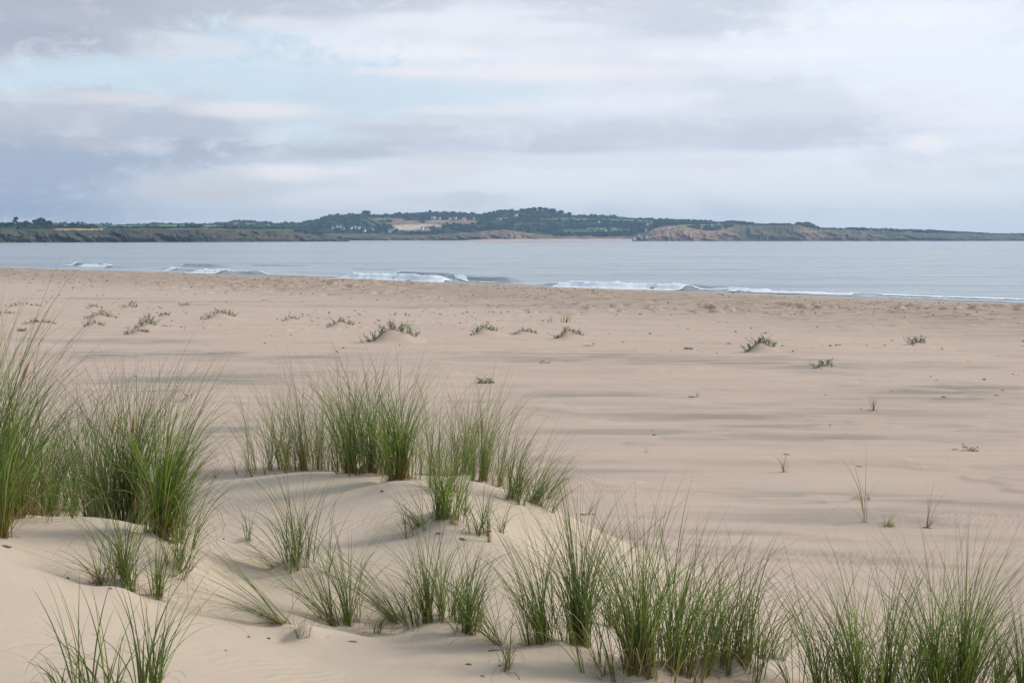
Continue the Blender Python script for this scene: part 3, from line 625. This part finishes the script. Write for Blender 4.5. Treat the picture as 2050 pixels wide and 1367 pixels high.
# ================================================================== marram grass
b = MatB('marram_blade'); tone = b.attr('tone', 'Color'); nn = b.noise(30, 2)
GRASS = b.set(b.mix(b.rng(nn, 0.3, 0.7, 0, 0.2), tone, (0.07, 0.08, 0.03)), 0.5, None, 0.35)
tr = b.n('ShaderNodeBsdfTranslucent'); ms = b.n('ShaderNodeMixShader'); ms.inputs[0].default_value = 0.4
b.l(b.mix(0.5, tone, (0.24, 0.36, 0.07)), tr.inputs[0]); b.l(b.b.outputs[0], ms.inputs[1]); b.l(tr.outputs[0], ms.inputs[2]); b.l(ms.outputs[0], b.nt.nodes['Material Output'].inputs['Surface'])
b = MatB('dry_blade'); tone = b.attr('tone', 'Color'); DRY = b.set(tone, 0.8, None, 0.15)
b = MatB('seed_head'); nn = b.noise(120, 3); SEED = b.set(b.mix(nn, (0.30, 0.15, 0.06), (0.52, 0.33, 0.16)), 0.9, b.bump(nn, .004, .8))
def blades(P, phi, th0, bend, Ln, w, tone0, toneM, toneT, sheath, seed, nseg=9, pw=1.6):
    """vectorised curved, folded, tapering blades; P (n,3) roots"""
    r = np.random.default_rng(seed); n = len(P); s = np.linspace(0, 1, nseg+1)
    th = th0[:, None]+bend[:, None]*s[None]**pw
    ph = phi[:, None]+(r.normal(0, 0.22, n))[:, None]*s[None]
    ds = Ln[:, None]/nseg
    hx = np.sin(th)*np.cos(ph); hy = np.sin(th)*np.sin(ph); hzz = np.cos(th)
    def cum(a): return np.concatenate([np.zeros((n, 1)), np.cumsum((a[:, :-1]+a[:, 1:])/2*ds, 1)], 1)
    X_ = P[:, 0:1]+cum(hx); Y_ = P[:, 1:2]+cum(hy); Z_ = P[:, 2:3]+cum(hzz)
    wd = w[:, None]*(0.75+0.25*np.minimum(1, s/0.25))[None]*(1-s[None]**1.8)*0.5+0.00025
    fa = r.uniform(0, np.pi, n)[:, None]+0.6*s[None]
    fx = np.cos(fa); fy = np.sin(fa)
    Lf = np.stack([X_-fx*wd, Y_-fy*wd, Z_], 2); Rt = np.stack([X_+fx*wd, Y_+fy*wd, Z_], 2); Md = np.stack([X_-fy*wd*0.7, Y_+fx*wd*0.7, Z_], 2)
    V = np.stack([Lf, Md, Rt], 2)                      # n, s, 3, 3
    k = nseg+1
    base = (np.arange(n)[:, None, None]*k+np.arange(nseg)[None, :, None])*3+np.arange(2)[None, None, :]
    Fc = np.stack([base, base+1, base+4, base+3], 3).reshape(-1, 4)
    sh = sheath[:, None]
    a = sm(s[None], 0, 1)[0][None]*0+np.clip((s[None]-sh*0.55)/(sh*0.9+1e-3), 0, 1); tt = sm(s, 0.45, 0.95)[None]*r.random((n, 1))
    col = tone0[:, None, :]*(1-a[..., None])+toneM[:, None, :]*a[..., None]
    col = col*(1-tt[..., None])+toneT[:, None, :]*tt[..., None]
    col = np.repeat(col[:, :, None, :], 3, 2)
    return V.reshape(-1, 3), Fc, col.reshape(-1, 3)
GREENS = np.array([(0.120, 0.185, 0.055), (0.140, 0.215, 0.070), (0.125, 0.185, 0.100), (0.075, 0.105, 0.040), (0.210, 0.245, 0.085), (0.060, 0.080, 0.035), (0.26, 0.26, 0.12)])
DARKS = np.array([(0.060, 0.080, 0.034), (0.085, 0.115, 0.045), (0.110, 0.150, 0.070), (0.070, 0.100, 0.045), (0.16, 0.18, 0.08)])
BRIGHT = np.array([(0.130, 0.220, 0.040), (0.160, 0.250, 0.060), (0.095, 0.165, 0.040), (0.21, 0.26, 0.08), (0.09, 0.12, 0.04)])
SHEATH = np.array([(0.34, 0.23, 0.10), (0.19, 0.085, 0.045), (0.12, 0.07, 0.04), (0.40, 0.30, 0.14), (0.15, 0.12, 0.05)])
ORANGE = np.array([(0.38, 0.17, 0.06), (0.30, 0.12, 0.05), (0.45, 0.26, 0.10), (0.24, 0.09, 0.04)])
TIPS = np.array([(0.13, 0.11, 0.07), (0.09, 0.085, 0.05), (0.20, 0.16, 0.09)])
clump_i = 0
def clump(px, py, hw, hp, n, lean, fan, label, pal='g', dry=0.10, depth=0.6, droop=1.0, group='marram grass clumps on the dune', seeds=(), sheath=0.16, D=None, orange=False, shoot=6, wide=1.0):
    """px,py base centre; hw half-width px; hp height px; n blades; lean -1..1 sideways; fan outward tilt (rad)"""
    global clump_i
    clump_i += 1; r = np.random.default_rng(100+clump_i)
    o = hit(px, py) if D is None else np.array([at(px, py, D)[0], D, hz(at(px, py, D)[0], D)])
    Dd = o[1]; rad = hw/F*Dd; H = hp/F*Dd
    t = empty('marram_clump', o, label, 'marram grass', group)
    ns = max(2, int(n/shoot)); q = np.abs(r.normal(0, 0.95, ns)); a = r.uniform(0, 2*np.pi, ns)
    sxx = q*np.cos(a)*rad; syy = q*np.sin(a)*np.maximum(rad*depth, 0.03)
    hdir = r.normal(0, fan*0.55, ns)
    def build(n, dryp):
        n = int(n*1.1)
        si = r.integers(0, ns, n); jr = r.normal(0, 0.008, (n, 2))
        rx = sxx[si]+jr[:, 0]; ry = syy[si]+jr[:, 1]
        rz = height(rx+o[0], ry+o[1])-o[2]-0.012
        ox = rx/max(rad, .03); oy = ry/max(rad, .03)
        stray = (r.random(n) < 0.2)*1.6+1; vx = lean*0.8+fan*0.9*ox+r.normal(0, fan*0.9+0.07, n)*stray+hdir[si]; vy = fan*0.8*oy+r.normal(0, fan*0.8+0.08, n)*stray-0.03
        phi = np.arctan2(vy, vx); mag = np.hypot(vx, vy)
        th0 = np.clip(0.35*mag+1.1*max(0, abs(lean)-.45)*(group != 'x')+r.normal(0.0, 0.05, n), 0.0, 1.1)
        bend = np.clip((0.42+1.5*mag)*r.lognormal(-0.2, 0.7, n)*droop, 0.03, 2.5)
        Ln = H*np.clip(r.beta(2.4, 1.7, n)*1.25+0.16, 0.2, 1.30)*(1+0.25*np.clip(mag, 0, 1))
        Ln = 1.06*Ln*(1-0.14*np.clip(q[si], 0, 2))*(1.3 if abs(lean) > .42 and lean < 0 else 1)
        if dryp:
            Ln = Ln*r.uniform(0.35, 0.9, n); bend = bend*1.6+0.2; th0 = th0+r.uniform(0, 0.5, n)
            c0 = np.array([(0.42, 0.31, 0.16), (0.30, 0.20, 0.10), (0.50, 0.40, 0.24), (0.22, 0.13, 0.07)])[r.integers(0, 4, n)]
            cm = c0*r.uniform(0.8, 1.1, (n, 1)); ct = cm
        else:
            P_ = {'g': GREENS, 'd': DARKS, 'b': BRIGHT}[pal]
            if pal == 'g' and r.random() < 2: P_ = np.concatenate([GREENS, DARKS[1:3]])
            cm = P_[r.integers(0, len(P_), n)]*r.uniform(0.8, 1.25, (n, 1))
            S_ = ORANGE if orange else SHEATH
            c0 = S_[r.integers(0, len(S_), n)]*r.uniform(0.7, 1.1, (n, 1)); ct = TIPS[r.integers(0, 3, n)]*0.6; cm = np.where((r.random(n) < 0.28)[:, None], cm*0.5, cm*np.array([1.72, 1.62, 1.05])); c0 = np.where((r.random(n) < (0.35 if orange else 0.6))[:, None], cm*np.array([1.25, 1.05, 0.9]), c0)
        w = r.uniform(0.0032, 0.0056, n)*wide*(0.8+0.4*min(1.6, H/0.6)/1.6)
        sh = np.clip(r.normal(sheath, 0.07, n), 0.02, 0.5)
        return blades(np.stack([rx, ry, rz], 1), phi, th0, bend, Ln, w, c0, cm, ct, sh, 1000+clump_i*3+dryp)
    v, f, c_ = build(n, 0); link('blades', make_mesh('blades', v, f, False, None, c_), GRASS, t)
    nd = max(3, int(n*dry)); v, f, c_ = build(nd, 1); link('dry_blades', make_mesh('dry_blades', v, f, False, None, c_), DRY, t)
    nl = max(8, int(n*0.14)); an = r.uniform(0, 6.283, nl); dq = (0.4+np.abs(r.normal(0, .8, nl)))*max(rad, .05)*1.25
    lx = np.cos(an)*dq; ly = np.sin(an)*dq*0.8; lz = height(lx+o[0], ly+o[1])-o[2]+0.002
    c0 = np.array([(0.40, 0.30, 0.17), (0.26, 0.18, 0.10), (0.17, 0.11, 0.07)])[r.integers(0, 3, nl)]
    v, f, c_ = blades(np.stack([lx, ly, lz], 1), r.uniform(0, 6.283, nl), r.uniform(1.35, 1.5, nl), r.uniform(0, .16, nl), r.uniform(.03, .16, nl)*min(1.3, H/.5), r.uniform(.002, .005, nl), c0, c0, c0, np.full(nl, .1), 5000+clump_i, 4)
    link('fallen_straw', make_mesh('fallen_straw', v, f, False, None, c_), DRY, t)
    for (sx0, sy0, sl) in seeds:            # spike of seed on its own straw: screen px, py of the tip, spike length px
        e = at(sx0, sy0, Dd)-o; L_ = sl/F*Dd; k = 14; V = []; Fq = []
        st = np.array([0.3*e[0], 0, 0.0]); m = e-st
        for i in range(k+1):
            s = i/k; cpos = st+m*s; cpos[0] = st[0]+m[0]*s*s
            d0 = 1-(np.linalg.norm(m)*(1-s))/L_
            rad_ = 0.0016+(0.010*math.sin(math.pi*min(max(d0, 0), 1))**0.7 if d0 > 0 else 0)
            V += [[cpos[0]+rad_*math.cos(qq), cpos[1]+rad_*math.sin(qq), cpos[2]] for qq in np.linspace(0, 2*np.pi, 7)[:-1]]
        Fq = [[i*6+j, i*6+(j+1) % 6, (i+1)*6+(j+1) % 6, (i+1)*6+j] for i in range(k) for j in range(6)]
        link('seed_head', make_mesh('seed_head', V, np.array(Fq)), SEED, t)
    return t
G = clump
# ---- left side
G(2,1072,24,330,110,.10,.16,'tall clump with bare reddish stems at the left edge, nearest of the left group',dry=.08,sheath=.26,orange=True,pal='g')
G(-25,1000,75,375,520,.22,.16,'very tall bushy green clump cut off by the left edge of the picture',pal='b',dry=.22,D=8.2,orange=True,seeds=((60,720,50),))
G(60,1012,34,210,110,.12,.22,'loose clump just right of the tall clump at the left edge',dry=.12)
G(105,1020,26,200,80,.05,.22,'thin clump with separate dark stems behind the smooth sand of the left dune',pal='d',sheath=.22)
G(100,960,46,130,150,.1,.3,'fluffy pale green clump low behind the thin dark stems on the left',pal='b',D=9.2,dry=.2)
G(148,1022,22,240,75,.02,.2,'open clump with straight stems left of the big dense clump',sheath=.2)
G(196,1034,30,265,170,-.04,.17,'left part of the big dense clump, upright with a brown seed spike',seeds=((233,832,44),),sheath=.14)
G(262,1046,44,270,470,.10,.17,'big dense dark green clump on the crest of the left dune',pal='d',dry=.06,seeds=((268,830,40),))
G(322,1070,20,285,260,.34,.16,'bright green clump leaning right with orange stem bases, right end of the big clump',pal='b',orange=True,sheath=.2,dry=.12)
G(250,1168,46,165,130,.0,.32,'spreading clump in front of the big dense clump, on the sand slope',pal='g')
G(215,1165,14,120,20,-.9,.3,'few dark blades arching left over the sand by small lumps',pal='d',droop=.75,dry=.2,shoot=10)
G(319,1195,7,135,34,.22,.22,'narrow fan of blades from one point right of the spreading clump',pal='g')
G(356,1135,14,165,60,.50,.26,'feathery clump leaning far right beside the big dense clump',pal='g')
G(190,1400,44,215,34,-.22,.3,'sparse clump of long arching blades at the bottom left corner',wide=1.35,dry=.12)
G(285,1400,46,225,52,.08,.28,'sparse upright clump at the bottom, right of the corner clump',wide=1.35,dry=.1)
G(118,1400,20,110,14,-.5,.2,'a few stiff dark blades leaning left in the bottom left corner',pal='d',wide=1.4)
# ---- middle mound
G(505,955,34,150,34,-.40,.3,'sparse blades fanning left at the left foot of the middle mound',pal='g')
G(430,958,26,50,14,-.35,.6,'small flat tuft at the far left end of the middle mound crest',pal='d',droop=1.6)
G(572,940,44,185,190,-.16,.2,'leftmost full clump on the crest of the middle mound',pal='g')
G(636,940,44,180,180,-.08,.2,'light clump with reddish stems, second on the middle mound crest',pal='g',sheath=.24)
G(702,946,34,215,180,-.14,.17,'upright green clump in the middle of the mound crest',pal='g')
G(745,946,28,205,150,.02,.16,'straight stemmed clump right of the mound centre',pal='g',sheath=.16)
G(801,957,20,215,210,.03,.15,'densest tall clump on the middle mound, yellow at the base',pal='b',orange=True,dry=.14)
G(866,952,34,190,100,.1,.22,'thin see-through clump right of the densest mound clump',pal='g')
G(930,948,28,180,150,.10,.16,'green clump on the sunlit right shoulder of the mound, left half',pal='g',dry=.2)
G(966,962,24,195,190,.20,.14,'dense green clump with a brown seed spike on the right shoulder of the mound',pal='b',seeds=((965,832,44),(955,842,36)),dry=.2)
G(1030,1000,14,165,64,.22,.18,'dark upright clump at the right end of the mound',pal='d')
G(1066,1006,26,140,110,.62,.2,'feathery clump blown to the right, last on the mound slope',pal='g',sheath=.1)
G(890,1036,52,125,170,.0,.26,'short dark green bushy clump on its own sand lump in front of the mound',pal='b',dry=.16,sheath=.08,seeds=())
G(845,1050,20,75,30,-.6,.4,'flattened blades spilling left off the front sand lump',pal='d',droop=1.7,dry=.5)
G(968,1066,26,105,40,-.12,.28,'sparse dark blades right of the front sand lump',pal='d')
G(1003,1066,9,70,14,.1,.3,'small stiff shoot cluster at the foot of the sunlit slope',pal='d')
# ---- centre foreground
G(592,1128,32,190,84,-.22,.22,'clump of straight dark blades standing alone below the middle mound',pal='d',dry=.12)
G(565,1128,14,125,20,-.85,.3,'drooping blades hanging left from the lone dark clump',pal='d',droop=.7,shoot=10)
G(496,1082,5,75,11,-.02,.16,'tiny upright tuft on bare sand left of the lone dark clump',pal='g')
G(694,1248,24,185,70,-.32,.2,'clump leaning left on a small lip of sand, bottom centre left',pal='g')
G(585,1250,30,185,44,-.95,.25,'low grass lying almost flat over broken sand, bottom centre left',pal='d',droop=.5,dry=.25,shoot=11)
G(612,1268,8,60,9,-.1,.3,'single short stems poking from the broken sand lip',pal='d')
G(742,1268,12,85,12,-.25,.4,'wispy tuft on the sand right of the left leaning clump',pal='g')
G(862,1243,36,195,170,-.16,.22,'full round clump on the sharp sand lip at bottom centre',pal='g')
G(810,1238,26,90,50,-.70,.35,'blades swept low to the left of the round bottom clump',pal='d',droop=1.5)
G(934,1262,20,165,90,.06,.18,'narrow upright clump right of the round bottom clump',pal='g',sheath=.14)
G(1018,1338,12,105,20,-.05,.3,'small three stemmed tuft with a red base, alone on smooth sand',pal='g',orange=True,wide=1.2)
G(1085,1285,36,215,120,-.40,.2,'long bladed clump leaning left, next to the tallest bottom clump',pal='g',dry=.14)
G(1160,1290,26,285,190,-.05,.14,'tall dark upright clump at the right of bottom centre',pal='d',orange=True,sheath=.12,dry=.1)
G(1222,1268,24,170,40,.0,.25,'thin pale clump in the gap right of the tall dark clump',pal='g',D=8.0,dry=.25)
G(1278,1340,46,300,230,-.06,.17,'wide dense clump standing nearest at bottom right of centre',pal='g',dry=.16,sheath=.2)
G(1350,1338,30,290,170,.12,.17,'tall clump with red brown stems joined to the wide dense clump',pal='g',orange=True,sheath=.18)
G(1418,1325,34,225,110,.06,.22,'bluish clump between the red stemmed clump and the rounded sand drift',pal='g')
G(1485,1328,40,220,120,.16,.24,'open clump of crossing blades above the rounded sand drift',pal='d',sheath=.2)
G(1545,1316,20,160,50,.34,.26,'small fan of blades right of the rounded sand drift',pal='g')
G(1210,1350,22,70,14,-.2,.5,'few curling dead looking blades at the foot of the wide dense clump',pal='d',droop=1.7,dry=.8)
G(655,1243,22,210,34,-.85,.25,'long arching blades sweeping left over the bottom centre left sand lip',pal='g',droop=.5,shoot=11)
G(790,1245,22,190,34,-.85,.3,'trailing strands reaching left between the two bottom centre clumps',pal='d',droop=.5,shoot=11)
G(1000,1290,20,170,30,-.7,.35,'low crossing blades in the gap between the narrow clump and the long bladed clump',pal='g',droop=.7)
G(606,942,40,185,120,-.1,.22,'filling tuft between the first two clumps of the mound crest',pal='g')
G(672,944,30,195,80,.02,.2,'filling tuft left of the upright green clump on the mound crest',pal='g')
G(773,950,24,205,70,.05,.2,'filling tuft left of the densest mound clump',pal='g')
G(900,985,34,160,60,.1,.26,'loose blades on the sunlit slope above the front sand lump',pal='g')
G(1000,975,22,170,60,.3,.22,'right leaning blades between the seed spike clump and the dark upright clump',pal='g')
G(1100,1000,20,110,40,.8,.22,'last wisps lying right at the end of the mound clumps',pal='g')
G(360,1085,20,190,60,.45,.22,'loose blades spilling down right of the orange based clump',pal='g')
# ---- right foreground
G(1640,1395,34,250,60,-.15,.25,'thin clump leaning left at the bottom, first of the right hand group',pal='g')
G(1715,1405,44,275,190,-.22,.2,'thick bright based clump in the right hand group',pal='b',dry=.12)
G(1775,1400,34,270,90,.02,.2,'tall sparse clump in the middle of the right hand group',pal='d')
G(1875,1405,40,290,200,-.04,.19,'dense bright green clump right of the sparse one',pal='b',dry=.12)
G(1925,1405,34,300,170,.16,.17,'tallest clump of the right hand group, topped by long dark blades',pal='g')
G(1985,1400,28,230,60,.2,.24,'see-through clump near the right edge',pal='g')
G(2048,1405,26,210,110,.1,.2,'dark clump cut off by the right edge of the picture',pal='d')

# ================================================================== beach plants on sand mounds
b = MatB('fleshy_leaf'); nn = b.noise(9, 3); LEAF = b.set(b.mix(nn, (0.080, 0.145, 0.045), (0.17, 0.24, 0.09)), 0.6)
b = MatB('brown_leaf'); nn = b.noise(9, 3); LEAFB = b.set(b.mix(nn, (0.09, 0.075, 0.04), (0.16, 0.13, 0.075)), 0.8)
b = MatB('plant_stem'); nn = b.noise(20, 3); STEM = b.set(b.mix(nn, (0.10, 0.07, 0.04), (0.20, 0.14, 0.08)), 0.8)
def plant(px, py, hwp, hp, k, label, green=True, group='low green plants scattered on the beach', dens=1.0):
    """sprigs spread over hwp px to either side; hp tallest sprig px"""
    r = np.random.default_rng(int(px*7+py))
    o = hit(px, py, 14)
    for (mx, my, mr, mh) in MW:
        if abs(mx-o[0]) < mr*0.8 and abs(my-o[1]) < mr*3+1.5: o = np.array([o[0], my+mr*0.05, hz(o[0], my+mr*0.05)]); break
    Dd = o[1]; rad = hwp/F*Dd; H = hp/F*Dd
    t = empty('sea_rocket', o, label, 'beach plant', group)
    SV = []; SF = []; LV = []; LF = []
    k = max(9, int(k*2.2)) if green else k
    last = None
    for i in range(k):
        bx = (-1+2*(i+.5)/k)*rad*1.0+r.normal(0, rad*.08); by = r.normal(0, rad*0.13)+min(bx, 0)*0.45
        z0 = hz(o[0]+bx, o[1]+by)-o[2]-.02; h = .95*H*r.uniform(.3, 1.0)*(1-0.25*abs(bx)/rad); dx, dy = r.normal(0, .45)+bx/rad*.5, r.normal(0, .4)
        if last is not None:                    # creeping runner from sprig to sprig
            n9 = len(SV); A_ = np.array(last); B_ = np.array((bx, by, z0+.015))
            for e_ in (A_, B_): SV += [(e_[0], e_[1]+.008*math.cos(q), e_[2]+.008*math.sin(q)) for q in (0, 2.09, 4.19)]
            SF += [[n9+q, n9+(q+1) % 3, n9+3+(q+1) % 3, n9+3+q] for q in range(3)]
        last = (bx, by, z0+.015)
        n0 = len(SV); ns = 5
        for j in range(ns):
            s = j/(ns-1); c_ = (bx+dx*h*s*s, by+dy*h*s*s, z0+h*s); w = .006*(1-.6*s)+.002
            SV += [(c_[0]+w*math.cos(q), c_[1]+w*math.sin(q), c_[2]) for q in (0, 2.09, 4.19)]
        SF += [[n0+j*3+q, n0+j*3+(q+1) % 3, n0+j*3+3+(q+1) % 3, n0+j*3+3+q] for j in range(ns-1) for q in range(3)]
        for _ in range(int(34*dens)):
            s = r.uniform(.12, 1.05); c_ = np.array([bx+dx*h*s*s, by+dy*h*s*s, z0+h*s])+r.normal(0, .016+.05*h, 3)*np.array([1, 1, .7])
            d = r.normal(0, 1, 3); d[2] = abs(d[2])*.8; d /= np.linalg.norm(d); e = np.cross(d, r.normal(0, 1, 3)); e /= np.linalg.norm(e)
            l_ = 1.15*r.uniform(.02, .045)*(0.7+h*1.2); w = l_*r.uniform(.22, .4); n1 = len(LV)
            LV += [c_, c_+d*l_*.5+e*w, c_+d*l_, c_+d*l_*.5-e*w]; LF.append([n1, n1+1, n1+2, n1+3])
    link('stem', make_mesh('stem', np.array(SV), np.array(SF)), STEM, t)
    link('leaves', make_mesh('leaves', np.array(LV), np.array(LF), False), LEAF if green else LEAFB, t)
for a in (
 (46,612,30,8,9,'thin row of low plants along the top of the upper left sand mound'),
 (9,628,20,9,5,'small plants on the mound cut by the left edge of the beach'),
 (77,647,32,9,10,'string of tiny sprigs on bare sand below the upper left mound'),
 (44,663,8,9,3,'tiny green sprig just above the tips of the leftmost tall grass'),
 (187,616,15,9,5,'small ragged plant on the farthest mound left of the twin mounds'),
 (198,635,30,13,10,'long low plant over the upper of the twin mounds'),
 (187,650,20,13,7,'plant on the lower of the twin mounds, leaning left'),
 (259,613,15,14,5,'pointed plant on the small mound in the far row, second from the left'),
 (293,650,18,25,9,'tallest bushy plant of the left mounds, rising over pale sand'),
 (272,667,24,15,8,'spreading green plant directly below the tallest bushy one'),
 (328,632,11,11,4,'small plant on a little mound right of the bushy one'),
 (370,612,10,9,4,'lone small plant high up the beach, right end of the far row'),
 (437,636,32,15,13,'plants crowning the large pointed mound left of centre'),
 (581,640,15,10,5,'faint little plant on low sand right of the pointed mound'),
 (680,653,26,10,9,'thin plants along a smooth low mound near centre'),
 (781,677,50,22,22,'biggest leafy plant, covering the left side of the largest mound'),
 (968,668,28,13,10,'plant on the shaded left side of the mound right of the largest one'),
 (1052,668,24,9,8,'low creeping plant between two mounds near centre'),
 (1139,676,28,14,12,'dense plant on the rounded mound right of the creeping one'),
 (1524,700,32,20,14,'leafy plant on the mound at the right of the beach'),
 (1651,733,21,19,5,'three pronged plant on bare sand right of the leafy mound'),
 (1837,688,17,18,6,'compact dark plant standing nearest the right edge of the beach'),
 (972,767,15,17,5,'lone bright green plant on flat sand above the middle mound grass'),
 (1378,699,8,6,2,'tiny sprig left of the leafy mound on the right'),
):
    plant(*a)
plant(1936,900,12,17,3,'dry dark two pronged plant on damp sand at the right edge',False,'dry shoots on the beach',.8)
plant(1090,727,12,6,3,'small brown clod with dead sprigs on the flat sand',False,'dry shoots on the beach',.6)
plant(375,802,8,20,2,'small dull sprig on a low mound right of the left grass',False,'dry shoots on the beach',.4)
SG = 'separate grass shoots on the beach'
G(1131,646,5,22,30,.3,.2,'small bright tuft standing alone far up the beach',group=SG,pal='b',wide=3.0)
G(1103,646,9,16,12,.1,.3,'tiny dry stalks left of the lone far tuft',group=SG,pal='d',dry=.8,wide=2.2)
G(1750,822,5,32,16,.0,.16,'short forked green shoot on the damp right hand sand',group=SG,pal='g',wide=2.0,D=None)
G(1396,795,4,28,8,.12,.16,'faint thin shoot with a dark chip at its foot',group=SG,pal='g',dry=.6,wide=1.2)
G(1572,945,4,42,12,-.15,.2,'short dark shoot carrying a flat scrap near its top',group=SG,pal='d',wide=1.9)
G(1730,1046,3,135,5,-.14,.05,'tall single stalk standing on the right hand flat',group=SG,pal='d',wide=1.5,shoot=5)
G(1738,1000,10,45,8,-.35,.5,'arched dead blades on a low mound behind the single stalk',group=SG,pal='d',droop=1.8,dry=.6)
G(1775,1053,11,28,34,.05,.5,'pale dry little tuft between the single stalk and the twin shoots',group=SG,pal='b',dry=1.2,wide=1.1)
G(1856,1056,6,80,9,.16,.14,'two thin brown shoots rising from a dark chip on the right',group=SG,pal='d',dry=.8,wide=1.3)
G(1292,905,4,20,5,.1,.4,'tiny sprig and bent blade on the flat sand right of the mound',group=SG,pal='g',wide=1.4)
G(1178,1030,4,75,5,.35,.2,'bent dry stalk above a dark scrap right of the mound slope',group=SG,pal='d',dry=1.4)
G(496,1350,3,4,3,0,.2,'minute sprout in the smooth sand',group=SG) if False else None

# ================================================================== scraps of driftwood and weed
b = MatB('driftwood'); nn = b.noise(25, 4, .7); WOODM = b.set(b.mix(nn, (0.11, 0.085, 0.06), (0.26, 0.20, 0.15)), 0.85, b.bump(nn, .004, .6))
def chip(px, py, w, h, label, name='driftwood_chip', cat='driftwood', group='dark scraps lying on the sand', rz=0.0, tall=.35):
    r = np.random.default_rng(int(px*3+py)); o = hit(px, py); Dd = o[1]; Lx = .8*w/F*Dd/2; Ly = max(Lx*.3, .008); Hh = .6*h/F*Dd
    ns = 8; V = []
    for i in range(ns):
        s = i/(ns-1); cx = -Lx+2*Lx*s; k = math.sin(math.pi*(0.08+.84*s))**.6*r.uniform(.7, 1.1)
        for q in range(6):
            a = q*math.pi/3; V.append((cx+r.normal(0, .04*Lx), math.cos(a)*Ly*k+.12*Lx*math.sin(s*4), Hh*.35+math.sin(a)*Hh*.5*k+Hh*.15*math.sin(s*5)))
    Fq = [[i*6+j, i*6+(j+1) % 6, (i+1)*6+(j+1) % 6, (i+1)*6+j] for i in range(ns-1) for j in range(6)]
    n0 = (ns-1)*6
    ob = link(name, make_mesh(name, V, [np.array(Fq), np.array([[5,4,3,2,1,0],[n0,n0+1,n0+2,n0+3,n0+4,n0+5]])]), WOODM, None, o, None, label, cat, group)
    ob.rotation_euler.z = rz
for a in (
 (1385,795,20,4,'flat dark chip at the foot of the faint thin shoot'),(1856,1057,22,5,'dark chip under the two thin brown shoots'),(1168,1030,18,4,'flat dark scrap at the foot of the bent dry stalk'),
 (1178,692,30,2,'thin straight stick lying on sand below the rounded mound plant'),(765,984,10,7,'brown lump beside a fallen blade on the middle mound'),(1187,1030,8,4,'small scrap right beside the bent dry stalk'),
 (136,1158,10,7,'dark lump at the tip of the left arching blades'),(186,1168,9,8,'second dark lump under the arching blades'),(222,1178,7,5,'small pebble-like lump below the spreading left clump'),(448,1079,6,4,'single dark crumb on bare sand by the tiny upright tuft'),
 (498,1275,7,6,'crumb on smooth sand below the flat lying grass, left one'),(538,1278,10,6,'pointed crumb under the short stem on the broken lip'),(705,1284,26,4,'curled dark scrap at the end of a fallen blade, bottom centre'),
 (938,1330,16,6,'dark flat lump left of the three stemmed tuft'),(1002,1332,14,4,'thin dark scrap beside the three stemmed tuft'),(966,1353,12,4,'faint crumb at the bottom of the picture left of the three stemmed tuft'),
 (1305,1356,12,6,'lump at the foot of the wide dense clump'),(925,1080,16,8,'dark lump on the slope below the front sand lump'),(878,1068,14,5,'scrap beneath the front sand lump'),(980,1064,12,7,'clod under the sparse dark blades'),
 (988,1302,30,5,'dark shadowed lip of buried leaf left of the long bladed clump'),(1575,910,18,3,'flat scrap caught on the short dark shoot'),(1720,934,16,3,'small scrap lying behind the tall single stalk'),
 (850,1046,8,6,'crumb at the tips of the flattened blades'),(452,1302,6,3,'tiny crumb on smooth sand at bottom left of centre'),(1460,688,14,3,'dark scrap left above the leafy right mound'),
 (1912,900,20,3,'thin stick lying left of the dry two pronged plant'),(1995,792,14,3,'short dark stick on the damp sand at the right edge'),(12,1095,34,8,'broken straw litter under the reddish stems at left')):
    chip(*a, rz=R.uniform(-.4, .4))
# wrack: the loose crumbs strewn along the drift lines, beyond counting
r = np.random.default_rng(9); P = []; Rr = []
while len(P) < 5200:
    x = r.uniform(-75, 60); y = r.uniform(24, 200); s = float(shore_d(np.array([x]), np.array([y]))[0])
    if abs(x) > .45*y+3: continue
    p = 1.0*math.exp(-((s-33)/14)**2)*.9+.9*math.exp(-((y-60+0.2*x)/11)**2)*(0.35+(x > 0)*.5)+.03
    if r.random() > p*(1.75*fbm(np.array([x*.22]), np.array([y*.22]), 77, 2)[0])**5: continue
    q = .010+.032*r.random()**3*(1+y/120); P.append([x, y, 0]); Rr.append(q)
P = np.array(P); P[:, 2] = height(P[:, 0], P[:, 1])+np.array(Rr)*.2
v, f = lumps(P, np.array(Rr), .55, 12)
b = MatB('wrack'); nn = b.noise(3, 3); b.set(b.mix(nn, (0.08, 0.06, 0.045), (0.26, 0.20, 0.15)), 0.9)
link('drift_litter', make_mesh('drift_litter', v, f, False), b.m, kind='stuff', label='small dark crumbs of weed and shell strewn along the drift lines', cat='drift litter')
